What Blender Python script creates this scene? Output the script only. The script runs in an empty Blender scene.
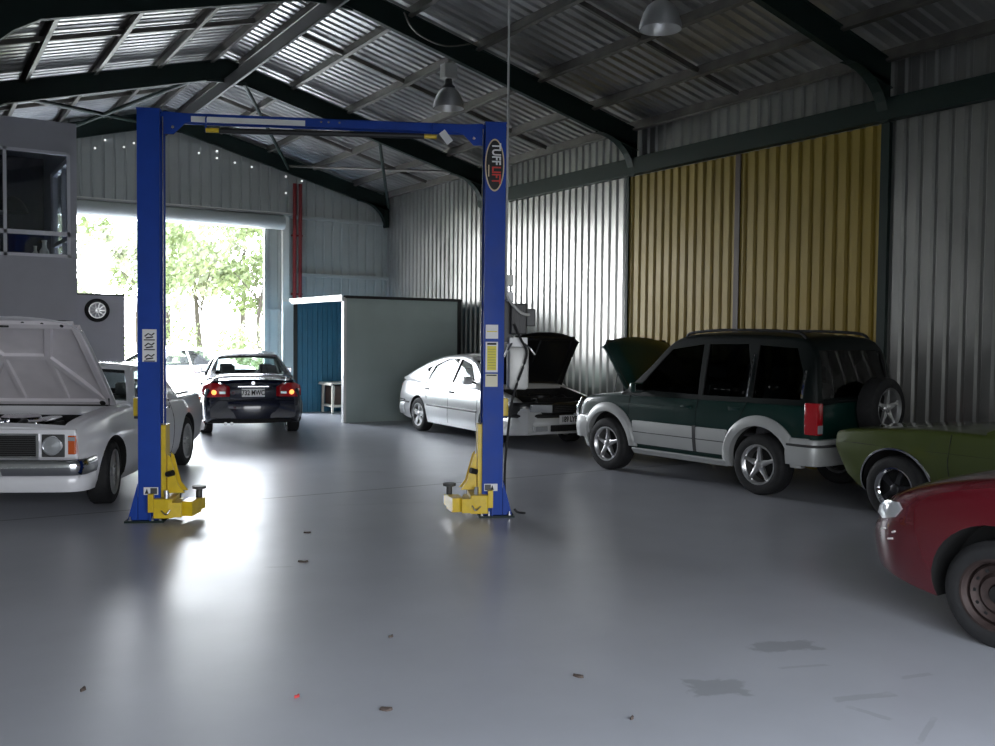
import bpy, bmesh, math, random
from mathutils import Vector, Matrix
random.seed(7)
sc = bpy.context.scene
COL = sc.collection
PI = math.pi
R = math.radians

# ------------------------------------------------------------------ materials
def mat(name, col=(.5,.5,.5), rough=.5, metal=0, coat=0, noise=0, nscale=8, emit=None, spec=.5, bump=0, bscale=60):
    m = bpy.data.materials.new(name); m.use_nodes = True
    nt = m.node_tree; b = nt.nodes['Principled BSDF']
    b.inputs['Base Color'].default_value = (*col, 1)
    b.inputs['Roughness'].default_value = rough
    b.inputs['Metallic'].default_value = metal
    b.inputs['Coat Weight'].default_value = coat
    b.inputs['Coat Roughness'].default_value = .04
    b.inputs['Specular IOR Level'].default_value = spec
    if emit:
        b.inputs['Emission Color'].default_value = (*emit[0], 1); b.inputs['Emission Strength'].default_value = emit[1]
    if noise or bump:
        tc = nt.nodes.new('ShaderNodeTexCoord')
        n = nt.nodes.new('ShaderNodeTexNoise'); n.inputs['Scale'].default_value = nscale; n.inputs['Detail'].default_value = 5
        nt.links.new(tc.outputs['Object'], n.inputs['Vector'])
        if noise:
            mp = nt.nodes.new('ShaderNodeMapRange'); mp.inputs[1].default_value = .3; mp.inputs[2].default_value = .7
            mp.inputs[3].default_value = 1-noise; mp.inputs[4].default_value = 1+noise*.5
            nt.links.new(n.outputs['Fac'], mp.inputs[0])
            hs = nt.nodes.new('ShaderNodeVectorMath'); hs.operation = 'SCALE'; hs.inputs[0].default_value = col
            nt.links.new(mp.outputs[0], hs.inputs['Scale']); nt.links.new(hs.outputs[0], b.inputs['Base Color'])
            mr = nt.nodes.new('ShaderNodeMapRange'); mr.inputs[1].default_value = .3; mr.inputs[2].default_value = .7
            mr.inputs[3].default_value = rough*.85; mr.inputs[4].default_value = min(1, rough*1.15)
            nt.links.new(n.outputs['Fac'], mr.inputs[0]); nt.links.new(mr.outputs[0], b.inputs['Roughness'])
        if bump:
            n2 = nt.nodes.new('ShaderNodeTexNoise'); n2.inputs['Scale'].default_value = bscale
            nt.links.new(tc.outputs['Object'], n2.inputs['Vector'])
            bp = nt.nodes.new('ShaderNodeBump'); bp.inputs['Strength'].default_value = bump; bp.inputs['Distance'].default_value = .01
            nt.links.new(n2.outputs['Fac'], bp.inputs['Height']); nt.links.new(bp.outputs[0], b.inputs['Normal'])
    return m

def glass_mat(name, tint=(.8,.85,.85), refl=1.0):
    m = bpy.data.materials.new(name); m.use_nodes = True; nt = m.node_tree
    for n in list(nt.nodes):
        if n.type != 'OUTPUT_MATERIAL': nt.nodes.remove(n)
    out = [n for n in nt.nodes if n.type == 'OUTPUT_MATERIAL'][0]
    t = nt.nodes.new('ShaderNodeBsdfTransparent'); t.inputs[0].default_value = (*tint, 1)
    g = nt.nodes.new('ShaderNodeBsdfGlossy'); g.inputs['Roughness'].default_value = .03; g.inputs['Color'].default_value = (refl,)*3+(1,)
    lw = nt.nodes.new('ShaderNodeLayerWeight'); pw = nt.nodes.new('ShaderNodeMath'); pw.operation = 'POWER'; pw.inputs[1].default_value = 5; nt.links.new(lw.outputs['Facing'], pw.inputs[0]); f = nt.nodes.new('ShaderNodeMath'); f.operation = 'MULTIPLY_ADD'; f.inputs[1].default_value = .9; f.inputs[2].default_value = .06; nt.links.new(pw.outputs[0], f.inputs[0])
    mx = nt.nodes.new('ShaderNodeMixShader')
    nt.links.new(f.outputs[0], mx.inputs[0]); nt.links.new(t.outputs[0], mx.inputs[1]); nt.links.new(g.outputs[0], mx.inputs[2])
    nt.links.new(mx.outputs[0], out.inputs[0])
    return m

M = dict(
 zinc=mat('zincalume_roof', (.46,.46,.45), .36, .8, noise=.25, nscale=1.5),
 wallzinc=mat('silver_wall_sheet', (.39,.39,.37), .34, .8, noise=.12, nscale=1.2),
 gable=mat('gable_sheet', (.44,.46,.44), .5, .3, noise=.1, nscale=1.5),
 yellow=mat('yellow_sheet', (.255,.178,.020), .45, .1, noise=.12, nscale=1.5),
 beam=mat('dark_green_steel', (.007,.019,.016), .55, .0, spec=.3, noise=.25, nscale=3),
 purlin=mat('galvanised_purlin', (.15,.14,.125), .5, .5, noise=.35, nscale=4),
 browntrim=mat('brown_trim', (.05,.03,.022), .5),
 red_pipe=mat('red_pipe', (.22,.018,.018), .45),
 cream=mat('cream_steel', (.68,.68,.62), .5),
 darkgrey=mat('dark_grey_steel', (.07,.07,.07), .5, .3),
 office=mat('grey_painted_board', (.48,.48,.53), .55, noise=.08, nscale=2),
 winframe=mat('white_window_frame', (.75,.75,.80), .45),
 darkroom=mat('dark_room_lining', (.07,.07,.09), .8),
 shedgrey=mat('grey_green_sheet', (.46,.55,.53), .38, .15, noise=.08, nscale=1.5),
 shedblue=mat('blue_sheet', (.03,.16,.27), .45, noise=.1, nscale=3),
 paleblue=mat('pale_blue_sheet', (.55,.68,.72), .5),
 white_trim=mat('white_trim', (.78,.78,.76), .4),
 wood=mat('dark_wood', (.07,.035,.025), .5, noise=.3, nscale=10),
 palewood=mat('pale_laminate', (.70,.66,.58), .45),
 liftblue=mat('lift_blue_paint', (.010,.055,.34), .5, spec=.25, noise=.12, nscale=5),
 liftyellow=mat('lift_yellow_paint', (.72,.50,.015), .35, coat=.2, noise=.15, nscale=9),
 black=mat('black_plastic', (.012,.012,.013), .45),
 rubber=mat('tyre_rubber', (.013,.013,.014), .75, noise=.2, nscale=20),
 steelbright=mat('bright_steel', (.65,.65,.65), .25, 1),
 chrome=mat('chrome', (.80,.80,.82), .08, 1),
 alloy=mat('alloy_rim', (.62,.62,.62), .28, .85),
 darkalloy=mat('dark_spoke', (.06,.06,.065), .4, .7),
 rustrim=mat('rusty_steel_rim', (.05,.033,.03), .6, .4, noise=.4, nscale=18),
 white_lamp=mat('lamp_reflector', (.62,.62,.62), .35, .7),
 tank=mat('grey_tank', (.55,.55,.53), .4, .1, noise=.1, nscale=8),
 sticker=mat('white_sticker', (.75,.75,.75), .5),
 stickery=mat('yellow_sticker', (.70,.62,.05), .5),
 stickerc=mat('cream_sticker', (.70,.66,.50), .5),
 ink=mat('black_ink', (.01,.01,.01), .6),
 inkred=mat('red_ink', (.60,.03,.02), .5),
 gold=mat('cream_border', (.62,.50,.33), .5),
 p_white=mat('white_paint', (.80,.80,.83), .28, coat=1.0),
 p_under=mat('white_hood_underside', (.78,.74,.77), .42, noise=.08, nscale=4),
 p_silver=mat('silver_paint', (.66,.67,.67), .32, .35, coat=.8),
 p_navy=mat('navy_paint', (.006,.010,.030), .25, coat=1.0),
 p_green=mat('dark_green_paint', (.002,.024,.019), .28, coat=.5),
 p_clad=mat('silver_cladding', (.50,.51,.50), .42, .3),
 p_olive=mat('olive_green_paint', (.055,.075,.010), .36, coat=.8, noise=.08, nscale=2),
 p_red=mat('maroon_paint', (.09,.004,.009), .27, coat=1.0),
 p_black=mat('black_paint', (.012,.012,.013), .35, coat=.5),
 interior=mat('car_interior', (.035,.035,.038), .8),
 seat=mat('grey_seat_cloth', (.09,.09,.10), .85),
 engine=mat('engine_dark', (.03,.03,.03), .5, .4, noise=.4, nscale=14),
 gap=mat('panel_gap', (.008,.008,.008), .8),
 glass=glass_mat('car_glass', (.72,.80,.78), .7),
 glassdark=glass_mat('tinted_glass', (.10,.12,.12), .25),
 p_roof=mat('near_black_green_paint', (.001,.004,.0035), .5, spec=.25),
 glassroom=glass_mat('window_glass', (.85,.87,.90)),
 lens=mat('headlight_lens', (.50,.52,.54), .12, .35, coat=1),
 amber=mat('amber_lens', (.60,.10,.015), .25, coat=1),
 redlens=mat('red_lens', (.42,.008,.015), .18, coat=1),
 brake=mat('lit_amber_lamp', (.9,.3,.08), .3, emit=((1,.33,.08),2.2)),
 plate=mat('number_plate', (.9,.9,.9), .4),
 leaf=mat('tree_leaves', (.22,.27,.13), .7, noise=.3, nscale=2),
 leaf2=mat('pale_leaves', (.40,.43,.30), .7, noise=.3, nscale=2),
 bark=mat('tree_bark', (.07,.06,.05), .9, noise=.3, nscale=5),
 grass=mat('dry_grass', (.42,.42,.26), .95, noise=.2, nscale=1),
 drive=mat('pale_concrete_yard', (.66,.65,.61), .9, noise=.1, nscale=.6),
 leaflitter=mat('dry_leaf', (.08,.06,.05), .8),
 redbit=mat('red_scrap', (.45,.04,.04), .6),
)

# ------------------------------------------------------------------ mesh helpers
def obj(name, bm_or_me, m=None, parent=None, smooth=None, kind=None):
    if isinstance(bm_or_me, bmesh.types.BMesh):
        bmesh.ops.recalc_face_normals(bm_or_me, faces=bm_or_me.faces[:])
        me = bpy.data.meshes.new(name); bm_or_me.to_mesh(me); bm_or_me.free()
    else: me = bm_or_me; me.name = name
    if m is not None and not me.materials: me.materials.append(m)
    if smooth:
        for p in me.polygons: p.use_smooth = True
        me.set_sharp_from_angle(angle=R(smooth))
    o = bpy.data.objects.new(name, me); COL.objects.link(o)
    if parent is not None: o.parent = parent
    if kind: o['kind'] = kind
    return o
def tag(o, label, cat, group=None):
    o['label'] = label; o['category'] = cat
    if group: o['group'] = group
    return o
def thing(name, label, cat, loc=(0,0,0), rz=0, group=None):
    o = bpy.data.objects.new(name, None); COL.objects.link(o); o.empty_display_size = .1
    o.location = loc; o.rotation_euler = (0,0,rz)
    return tag(o, label, cat, group)
def NB(): return bmesh.new()
def quad(bm, pts):
    try: return bm.faces.new([bm.verts.new(p) for p in pts])
    except ValueError: return None
def box(bm, a, b, mtx=None, bevel=0):
    x0,y0,z0 = a; x1,y1,z1 = b
    v = [bm.verts.new(p) for p in ((x0,y0,z0),(x1,y0,z0),(x1,y1,z0),(x0,y1,z0),(x0,y0,z1),(x1,y0,z1),(x1,y1,z1),(x0,y1,z1))]
    fs = [bm.faces.new([v[i] for i in f]) for f in ((0,3,2,1),(4,5,6,7),(0,1,5,4),(1,2,6,5),(2,3,7,6),(3,0,4,7))]
    if bevel:
        es = {e for f in fs for e in f.edges}
        r = bmesh.ops.bevel(bm, geom=list(es), offset=bevel, segments=2, affect='EDGES', profile=.5)
        v = list({q for f in r['faces'] for q in f.verts} | {q for q in v if q.is_valid})
        v = [q for q in v if q.is_valid]
    if mtx is not None:
        bmesh.ops.transform(bm, matrix=mtx, verts=v)
    return v
def prism(bm, pts, vec):
    """closed prism: polygon pts (3D list) extruded by vec"""
    vec = Vector(vec); n = len(pts)
    a = [bm.verts.new(Vector(p)) for p in pts]; b = [bm.verts.new(Vector(p)+vec) for p in pts]
    bm.faces.new(a); bm.faces.new(b[::-1])
    for i in range(n): bm.faces.new([a[i], a[(i+1)%n], b[(i+1)%n], b[i]])
def strip(bm, A, B, closed=False):
    """two point rows joined with quads"""
    a = [bm.verts.new(p) for p in A]; b = [bm.verts.new(p) for p in B]
    n = len(A)
    for i in range(n if closed else n-1): bm.faces.new([a[i], a[(i+1)%n], b[(i+1)%n], b[i]])
def loft(bm, rings, closed=True, cap=True):
    vs = [[bm.verts.new(p) for p in r] for r in rings]
    n = len(rings[0])
    for i in range(len(vs)-1):
        for j in range(n if closed else n-1):
            k = (j+1) % n
            try: bm.faces.new([vs[i][j], vs[i][k], vs[i+1][k], vs[i+1][j]])
            except ValueError: pass
    if cap and closed:
        for r in (vs[0], vs[-1][::-1]):
            try: bm.faces.new(r)
            except ValueError: pass
    return vs
def tube(bm, pts, r, seg=8, cap=True):
    pts = [Vector(p) for p in pts]; rings = []
    up = Vector((0,0,1))
    for i, p in enumerate(pts):
        d = (pts[min(i+1,len(pts)-1)]-pts[max(i-1,0)]).normalized()
        ref = up if abs(d.dot(up)) < .95 else Vector((1,0,0))
        a = d.cross(ref).normalized(); b = d.cross(a)
        rr = r[i] if isinstance(r,(list,tuple)) else r
        rings.append([p + a*rr*math.cos(2*PI*k/seg) + b*rr*math.sin(2*PI*k/seg) for k in range(seg)])
    loft(bm, rings, True, cap)
def curvepts(pts, n=8):
    """Catmull-Rom through pts"""
    P = [Vector(p) for p in pts]; P = [P[0]*2-P[1]] + P + [P[-1]*2-P[-2]]; out = []
    for i in range(1, len(P)-2):
        for k in range(n):
            t = k/n
            out.append(.5*((2*P[i]) + (P[i+1]-P[i-1])*t + (2*P[i-1]-5*P[i]+4*P[i+1]-P[i+2])*t*t + (3*P[i]-P[i-1]-3*P[i+1]+P[i+2])*t**3))
    out.append(P[-2]); return out
def lathe(bm, prof, seg=32, axis='z', center=(0,0,0), cap=True):
    c = Vector(center); rings = []
    for r, h in prof:
        ring = []
        for k in range(seg):
            a = 2*PI*k/seg; u, v = r*math.cos(a), r*math.sin(a)
            p = (u,v,h) if axis == 'z' else ((u,h,v) if axis == 'y' else (h,u,v))
            ring.append(c+Vector(p))
        rings.append(ring)
    loft(bm, rings, True, cap)
def bar(bm, p, q, w, h, up=(0,0,1)):
    p, q = Vector(p), Vector(q); d = (q-p).normalized(); s = d.cross(Vector(up)).normalized(); u = s.cross(d)
    rings = [[e + s*w/2*a + u*h/2*b for a,b in ((-1,-1),(1,-1),(1,1),(-1,1))] for e in (p,q)]
    loft(bm, rings)
def interp(keys, x):
    """monotone-ish cubic interpolation"""
    n = len(keys)
    if x <= keys[0][0]: return keys[0][1]
    if x >= keys[-1][0]: return keys[-1][1]
    for i in range(n-1):
        if x <= keys[i+1][0]: break
    def sl(j): return (keys[j+1][1]-keys[j][1])/(keys[j+1][0]-keys[j][0])
    def tg(j):
        if j == 0: return sl(0)
        if j == n-1: return sl(n-2)
        a, b = sl(j-1), sl(j)
        return 0 if a*b <= 0 else 2*a*b/(a+b)
    h = keys[i+1][0]-keys[i][0]; t = (x-keys[i][0])/h
    return ((2*t**3-3*t*t+1)*keys[i][1] + (t**3-2*t*t+t)*h*tg(i) + (-2*t**3+3*t*t)*keys[i+1][1] + (t**3-t*t)*h*tg(i+1))
def text_mesh(s, size, extr=.001, bold=0, sx=1):
    cu = bpy.data.curves.new('lettering', 'FONT'); cu.body = s; cu.size = size; cu.extrude = extr; cu.offset = bold
    cu.align_x = 'CENTER'; cu.align_y = 'CENTER'
    o = bpy.data.objects.new('lettering', cu); COL.objects.link(o)
    bpy.context.view_layer.update()
    me = bpy.data.meshes.new_from_object(o.evaluated_get(bpy.context.evaluated_depsgraph_get()))
    bpy.data.objects.remove(o); bpy.data.curves.remove(cu)
    if sx != 1:
        for v in me.vertices: v.co.x *= sx
    return me
def letter(name, s, size, m, parent, loc, rot, bold=0, sx=1):
    me = text_mesh(s, size, .0015, bold, sx); me.materials.clear()
    o = obj(name, me, m, parent); o.location = loc; o.rotation_euler = rot
    return o
def boolean(bm, cutters, m, dark=None):
    """subtract every cutter bmesh (one by one) from bm; cut faces take the cutter's own material"""
    me = bpy.data.meshes.new('tmp'); bmesh.ops.recalc_face_normals(bm, faces=bm.faces[:]); bm.to_mesh(me); bm.free()
    me.materials.append(m)
    o = bpy.data.objects.new('tmp', me); COL.objects.link(o); tmp = []
    for c in cutters:
        cb, cm = c
        bmesh.ops.recalc_face_normals(cb, faces=cb.faces[:])
        cme = bpy.data.meshes.new('cut'); cb.to_mesh(cme); cb.free(); cme.materials.append(cm or m)
        co = bpy.data.objects.new('cut', cme); COL.objects.link(co); tmp.append(co)
        md = o.modifiers.new('b', 'BOOLEAN'); md.operation = 'DIFFERENCE'; md.object = co; md.solver = 'EXACT'
        md.material_mode = 'TRANSFER'
    bpy.context.view_layer.update()
    dg = bpy.context.evaluated_depsgraph_get()
    res = bpy.data.meshes.new_from_object(o.evaluated_get(dg))
    bpy.data.objects.remove(o)
    for t in tmp: bpy.data.objects.remove(t)
    return res

# ------------------------------------------------------------------ camera
H = 1.76; F = 950.0
yaw, pitch, roll = R(32.0), R(2.22), R(.6)
fw = Vector((math.sin(yaw)*math.cos(pitch), math.cos(yaw)*math.cos(pitch), -math.sin(pitch)))
rt = Vector((math.cos(yaw), -math.sin(yaw), 0)); up = rt.cross(fw)
r2 = rt*math.cos(roll)+up*math.sin(roll); u2 = -rt*math.sin(roll)+up*math.cos(roll)
cam = bpy.data.objects.new('camera', bpy.data.cameras.new('camera')); COL.objects.link(cam)
cam.matrix_world = Matrix(((r2.x,u2.x,-fw.x,0),(r2.y,u2.y,-fw.y,0),(r2.z,u2.z,-fw.z,H),(0,0,0,1)))
cam.data.sensor_width = 36; cam.data.lens = F/995*36; cam.data.clip_end = 500; cam.data.clip_start = .05
sc.camera = cam

# ------------------------------------------------------------------ building
XW = 10.45; XL = -1.4; YF = 22.1; YB = -.15; AX = 4.95; SL = .265
FR = [22.0, 17.2, 12.35, 7.55, 2.75]
def zraf(x): return 6.34 - SL*abs(x-AX)          # underside of rafters
def zroof(x): return zraf(x) + .44                # underside of roof sheet

def struct(name, bm, m, smooth=None):
    return obj(name, bm, m, None, smooth, 'structure')

BX0, BX1, BZ = -1.3, 4.7, 3.3
# floor with stains, joint and wear
def floor_material():
    m = bpy.data.materials.new('painted_concrete'); m.use_nodes = True; nt = m.node_tree; N = nt.nodes; L = nt.links
    b = N['Principled BSDF']
    geo = N.new('ShaderNodeNewGeometry'); sep = N.new('ShaderNodeSeparateXYZ'); L.new(geo.outputs['Position'], sep.inputs[0])
    def math_(op, a, b_=None):
        n = N.new('ShaderNodeMath'); n.operation = op; n.use_clamp = False
        for i, v in enumerate((a, b_)):
            if v is None: continue
            if isinstance(v, (int, float)): n.inputs[i].default_value = v
            else: L.new(v, n.inputs[i])
        return n.outputs[0]
    n1 = N.new('ShaderNodeTexNoise'); n1.inputs['Scale'].default_value = .45; n1.inputs['Detail'].default_value = 6; n1.inputs['Roughness'].default_value = .6
    L.new(geo.outputs['Position'], n1.inputs['Vector'])
    n2 = N.new('ShaderNodeTexNoise'); n2.inputs['Scale'].default_value = 14; n2.inputs['Detail'].default_value = 4
    L.new(geo.outputs['Position'], n2.inputs['Vector'])
    n3 = N.new('ShaderNodeTexNoise'); n3.inputs['Scale'].default_value = 2.2; n3.inputs['Detail'].default_value = 5
    L.new(geo.outputs['Position'], n3.inputs['Vector'])
    mp = N.new('ShaderNodeMapRange'); mp.inputs[1].default_value = .3; mp.inputs[2].default_value = .7; mp.inputs[3].default_value = .88; mp.inputs[4].default_value = 1.08
    L.new(n1.outputs['Fac'], mp.inputs[0])
    mask = None
    stains = [(4.26,3.69,.20,.085,-.35,.55),(3.46,3.42,.14,.11,-.5,.55),(3.99,2.96,.16,.03,-.3,.35),(4.5,3.0,.10,.02,-.2,.3),
              (4.1,3.4,.14,.015,-.35,.3),(3.85,2.8,.02,.10,.2,.3),(2.39,6.9,.10,.02,-.4,.35),(4.2,9.0,.5,.05,-.3,.15),(3.9,2.55,.16,.015,.4,.3),(5.0,11.2,.25,.04,-.5,.35)]
    for (sx, sy, hx, hy, an, st) in stains:
        dx = math_('SUBTRACT', sep.outputs[0], sx); dy = math_('SUBTRACT', sep.outputs[1], sy)
        c, s = math.cos(an), math.sin(an)
        u = math_('ADD', math_('MULTIPLY', dx, c), math_('MULTIPLY', dy, s)); v = math_('ADD', math_('MULTIPLY', dx, -s), math_('MULTIPLY', dy, c))
        d = math_('MAXIMUM', math_('DIVIDE', math_('ABSOLUTE', u), hx), math_('DIVIDE', math_('ABSOLUTE', v), hy))
        d = math_('ADD', d, math_('MULTIPLY', math_('SUBTRACT', n2.outputs['Fac'], .5), 1.3))
        r = N.new('ShaderNodeMapRange'); r.inputs[1].default_value = .85; r.inputs[2].default_value = 1.1; r.inputs[3].default_value = st*.6; r.inputs[4].default_value = 0
        L.new(d, r.inputs[0])
        mask = r.outputs[0] if mask is None else math_('MAXIMUM', mask, r.outputs[0])
    # expansion joint along X near Y = 9.85
    jd = math_('ABSOLUTE', math_('SUBTRACT', sep.outputs[1], 9.86))
    r = N.new('ShaderNodeMapRange'); r.inputs[1].default_value = .010; r.inputs[2].default_value = .02; r.inputs[3].default_value = .75; r.inputs[4].default_value = 0
    L.new(jd, r.inputs[0]); mask = math_('MAXIMUM', mask, r.outputs[0])
    mx = N.new('ShaderNodeMix'); mx.data_type = 'RGBA'; mx.inputs[6].default_value = (.43,.44,.475,1); mx.inputs[7].default_value = (.09,.095,.09,1)
    L.new(mask, mx.inputs[0])
    vm = N.new('ShaderNodeVectorMath'); vm.operation = 'SCALE'; L.new(mx.outputs[2], vm.inputs[0]); L.new(mp.outputs[0], vm.inputs['Scale'])
    L.new(vm.outputs[0], b.inputs['Base Color'])
    rr = N.new('ShaderNodeMapRange'); rr.inputs[1].default_value = .3; rr.inputs[2].default_value = .7; rr.inputs[3].default_value = FLOOR_R[0]; rr.inputs[4].default_value = FLOOR_R[1]
    L.new(n3.outputs['Fac'], rr.inputs[0]); L.new(rr.outputs[0], b.inputs['Roughness']); L.new(math_('MULTIPLY', math_('SUBTRACT', 1, mask), .5), b.inputs['Specular IOR Level'])
    bp = N.new('ShaderNodeBump'); bp.inputs['Strength'].default_value = .0; bp.inputs['Distance'].default_value = .02
    L.new(n3.outputs['Fac'], bp.inputs['Height']); L.new(bp.outputs[0], b.inputs['Normal'])
    return m
FLOOR_R = (.30, .35)
bm = NB(); box(bm, (XL,YB,-.15), (XW+.3,YF+.1,0)); struct('floor', bm, floor_material())

def ribprofile(length, pitch=.20, gw=.045, dep=.030):
    """list of (t, depth) along a sheet: flat pans with narrow grooves going outward"""
    pts = []; t = 0
    n = int(math.ceil(length/pitch)); p = length/n
    for i in range(n):
        c = t + p/2
        pts += [(t,0),(c-gw,0),(c-gw*.45,dep),(c+gw*.45,dep),(c+gw,0)]
        t += p
    pts.append((length,0)); return pts
def ribbed_wall(bm, p0, p1, zlo, zhi, outward, pitch=.20, gw=.045, dep=.030):
    """vertical ribbed sheet from p0 to p1 (xy); zhi may be a function of (x,y)"""
    p0, p1 = Vector((*p0,0)), Vector((*p1,0)); L = (p1-p0).length; d = (p1-p0)/L; o = Vector((*outward,0))
    A, B = [], []
    for t, dd in ribprofile(L, pitch, gw, dep):
        q = p0 + d*t
        z1 = zhi(q.x) if callable(zhi) else zhi
        z0 = zlo(q.x) if callable(zlo) else zlo
        A.append((q.x+o.x*dd, q.y+o.y*dd, z0)); B.append((q.x+o.x*dd, q.y+o.y*dd, z1))
    strip(bm, A, B)
    # outer skin so that the wall is opaque and thick
    k = .05
    q0, q1 = p0+o*k, p1+o*k
    a, b = (zhi(q0.x), zhi(q1.x)) if callable(zhi) else (zhi, zhi)
    c, e = (zlo(q0.x), zlo(q1.x)) if callable(zlo) else (zlo, zlo)
    if callable(zhi):
        n = 40
        A = [(p0+d*L*i/n+o*k) for i in range(n+1)]
        strip(bm, [(q.x,q.y,zlo(q.x) if callable(zlo) else zlo) for q in A], [(q.x,q.y,zhi(q.x)) for q in A])
    else: quad(bm, [(q0.x,q0.y,c),(q1.x,q1.y,e),(q1.x,q1.y,b),(q0.x,q0.y,a)])

# right wall: silver sheet, with the yellow sliding doors in one bay
bm = NB()
DY0, DYM0, DYM1, DY1 = 7.66, 10.03, 10.13, 12.55
ZD = 4.47
ribbed_wall(bm, (XW,YB), (XW,DY0-.04), 0, zroof(XW), (1,0))
ribbed_wall(bm, (XW,DY1+.03), (XW,YF), 0, zroof(XW), (1,0))
ribbed_wall(bm, (XW,DY0-.04), (XW,DY1+.03), ZD, zroof(XW), (1,0))
struct('wall_right', bm, M['wallzinc'])
for i, (a, b) in enumerate(((DY0, DYM0), (DYM1, DY1))):
    bm = NB(); ribbed_wall(bm, (XW,a), (XW,b), 0, ZD, (1,0), pitch=.20, gw=.04, dep=.03)
    o = struct('door_%d' % (i+1), bm, M['yellow'])
bm = NB(); box(bm, (XW-.02,DYM0,0), (XW+.05,DYM1,ZD)); struct('trim_1', bm, M['browntrim'])
bm = NB(); box(bm, (XW-.03,DY0-.12,0), (XW+.05,DY0,ZD)); struct('trim_2', bm, M['beam'])
bm = NB(); box(bm, (XW-.03,DY1,0), (XW+.05,DY1+.06,ZD)); struct('trim_3', bm, M['beam'])
# long dark green girt on right wall
bm = NB(); box(bm, (XW-.17,YB,4.47), (XW-.03,FR[1]+.1,4.74)); tag(obj('wall_girt', bm, M['beam'], None, None, 'structure'), 'long dark green steel beam running along the right wall above the yellow doors', 'beam')
# back and left walls (behind and beside the camera), with open bay doors that let daylight in
bm = NB()
ribbed_wall(bm, (XL,YB), (BX0,YB), 0, zroof, (0,-1)); ribbed_wall(bm, (BX1,YB), (XW,YB), 0, zroof, (0,-1))
ribbed_wall(bm, (BX0,YB), (BX1,YB), BZ, zroof, (0,-1)); struct('wall_back', bm, M['gable'])
bm = NB()
ribbed_wall(bm, (XL,YB), (XL,YF), 0, zroof(XL), (-1,0)); struct('wall_left', bm, M['gable'])
# far gable wall with big roller door opening
OX0, OX1, OZ = 2.2, 7.27, 4.26
bm = NB()
ribbed_wall(bm, (XL,YF), (OX0,YF), 0, zroof, (0,1), pitch=.24, gw=.03, dep=.022)
ribbed_wall(bm, (OX0,YF), (OX1,YF), OZ, zroof, (0,1), pitch=.24, gw=.03, dep=.022)
ribbed_wall(bm, (OX1,YF), (XW,YF), 0, zroof, (0,1), pitch=.24, gw=.03, dep=.022)
struct('wall_far', bm, M['gable'])
# roller door: rolled curtain housing, side guides
dr = bpy.data.objects.new('roller_door', None); COL.objects.link(dr); dr.location = (OX0, YF-.1, OZ)
tag(dr, 'rolled up grey roller door above the bright open doorway in the far wall', 'roller door')
bm = NB(); tube(bm, [(.0,-.22,.12),(OX1-OX0+.35,-.22,.12)], .17, 20); obj('curtain_roll', bm, M['gable'], dr, 40)
bm = NB(); box(bm, (-.05,-.44,.29), (OX1-OX0+.5,-.40,.33)); box(bm, (-.05,-.44,.29), (OX1-OX0+.5,0,.31)); obj('housing', bm, M['cream'], dr)
bm = NB(); box(bm, (0,-.03,-.03), (OX1-OX0,.02,.02)); obj('bottom_rail', bm, M['cream'], dr)
bm = NB(); box(bm, (7.66,YF-.16,0), (7.82,YF-.02,4.55)); tag(obj('door_post', bm, M['cream'], None, None, 'structure'), 'cream steel post beside the bright open doorway', 'post')
bm = NB(); box(bm, (OX1-.02,YF-.06,0), (OX1+.05,YF+.05,OZ)); struct('trim_4', bm, M['gable'])
for i, z in enumerate((3.15, 4.52)):
    bm = NB(); box(bm, (7.85,YF-.12,z), (XW,YF-.02,z+.08)); struct('trim_%d' % (5+i), bm, M['gable'])
bm = NB(); box(bm, (7.3,YF-.06,2.3), (7.66,YF-.02,2.35)); struct('trim_7', bm, M['gable'])
# twin red pipes on far wall
rp = thing('red_pipe', 'pair of tall red pipes standing against the far wall beside the shed', 'pipe', (8.03,YF-.14,0))
for dx in (-.07, .07):
    bm = NB(); tube(bm, [(dx,0,0),(dx,0,5.35)], .045, 10); obj('pipe', bm, M['red_pipe'], rp, 40)
for z in (1.2, 2.7, 4.1):
    bm = NB(); box(bm, (-.13,-.01,z), (.13,.1,z+.04)); obj('bracket', bm, M['red_pipe'], rp)

# roof sheets
bm = NB()
for xa, xb in ((AX, XW+.3), (AX, XL-.2)):
    A, B = [], []
    for t, dd in ribprofile(YF-YB+.2, .20, .05, .030):
        y = YB + t
        A.append((xa, y, zroof(xa)+dd)); B.append((xb, y, zroof(xb)+dd))
    strip(bm, A, B)
    quad(bm, [(xa,YB,zroof(xa)+.06),(xb,YB,zroof(xb)+.06),(xb,YF+.2,zroof(xb)+.06),(xa,YF+.2,zroof(xa)+.06)])
struct('ceiling', bm, M['zinc'])

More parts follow.
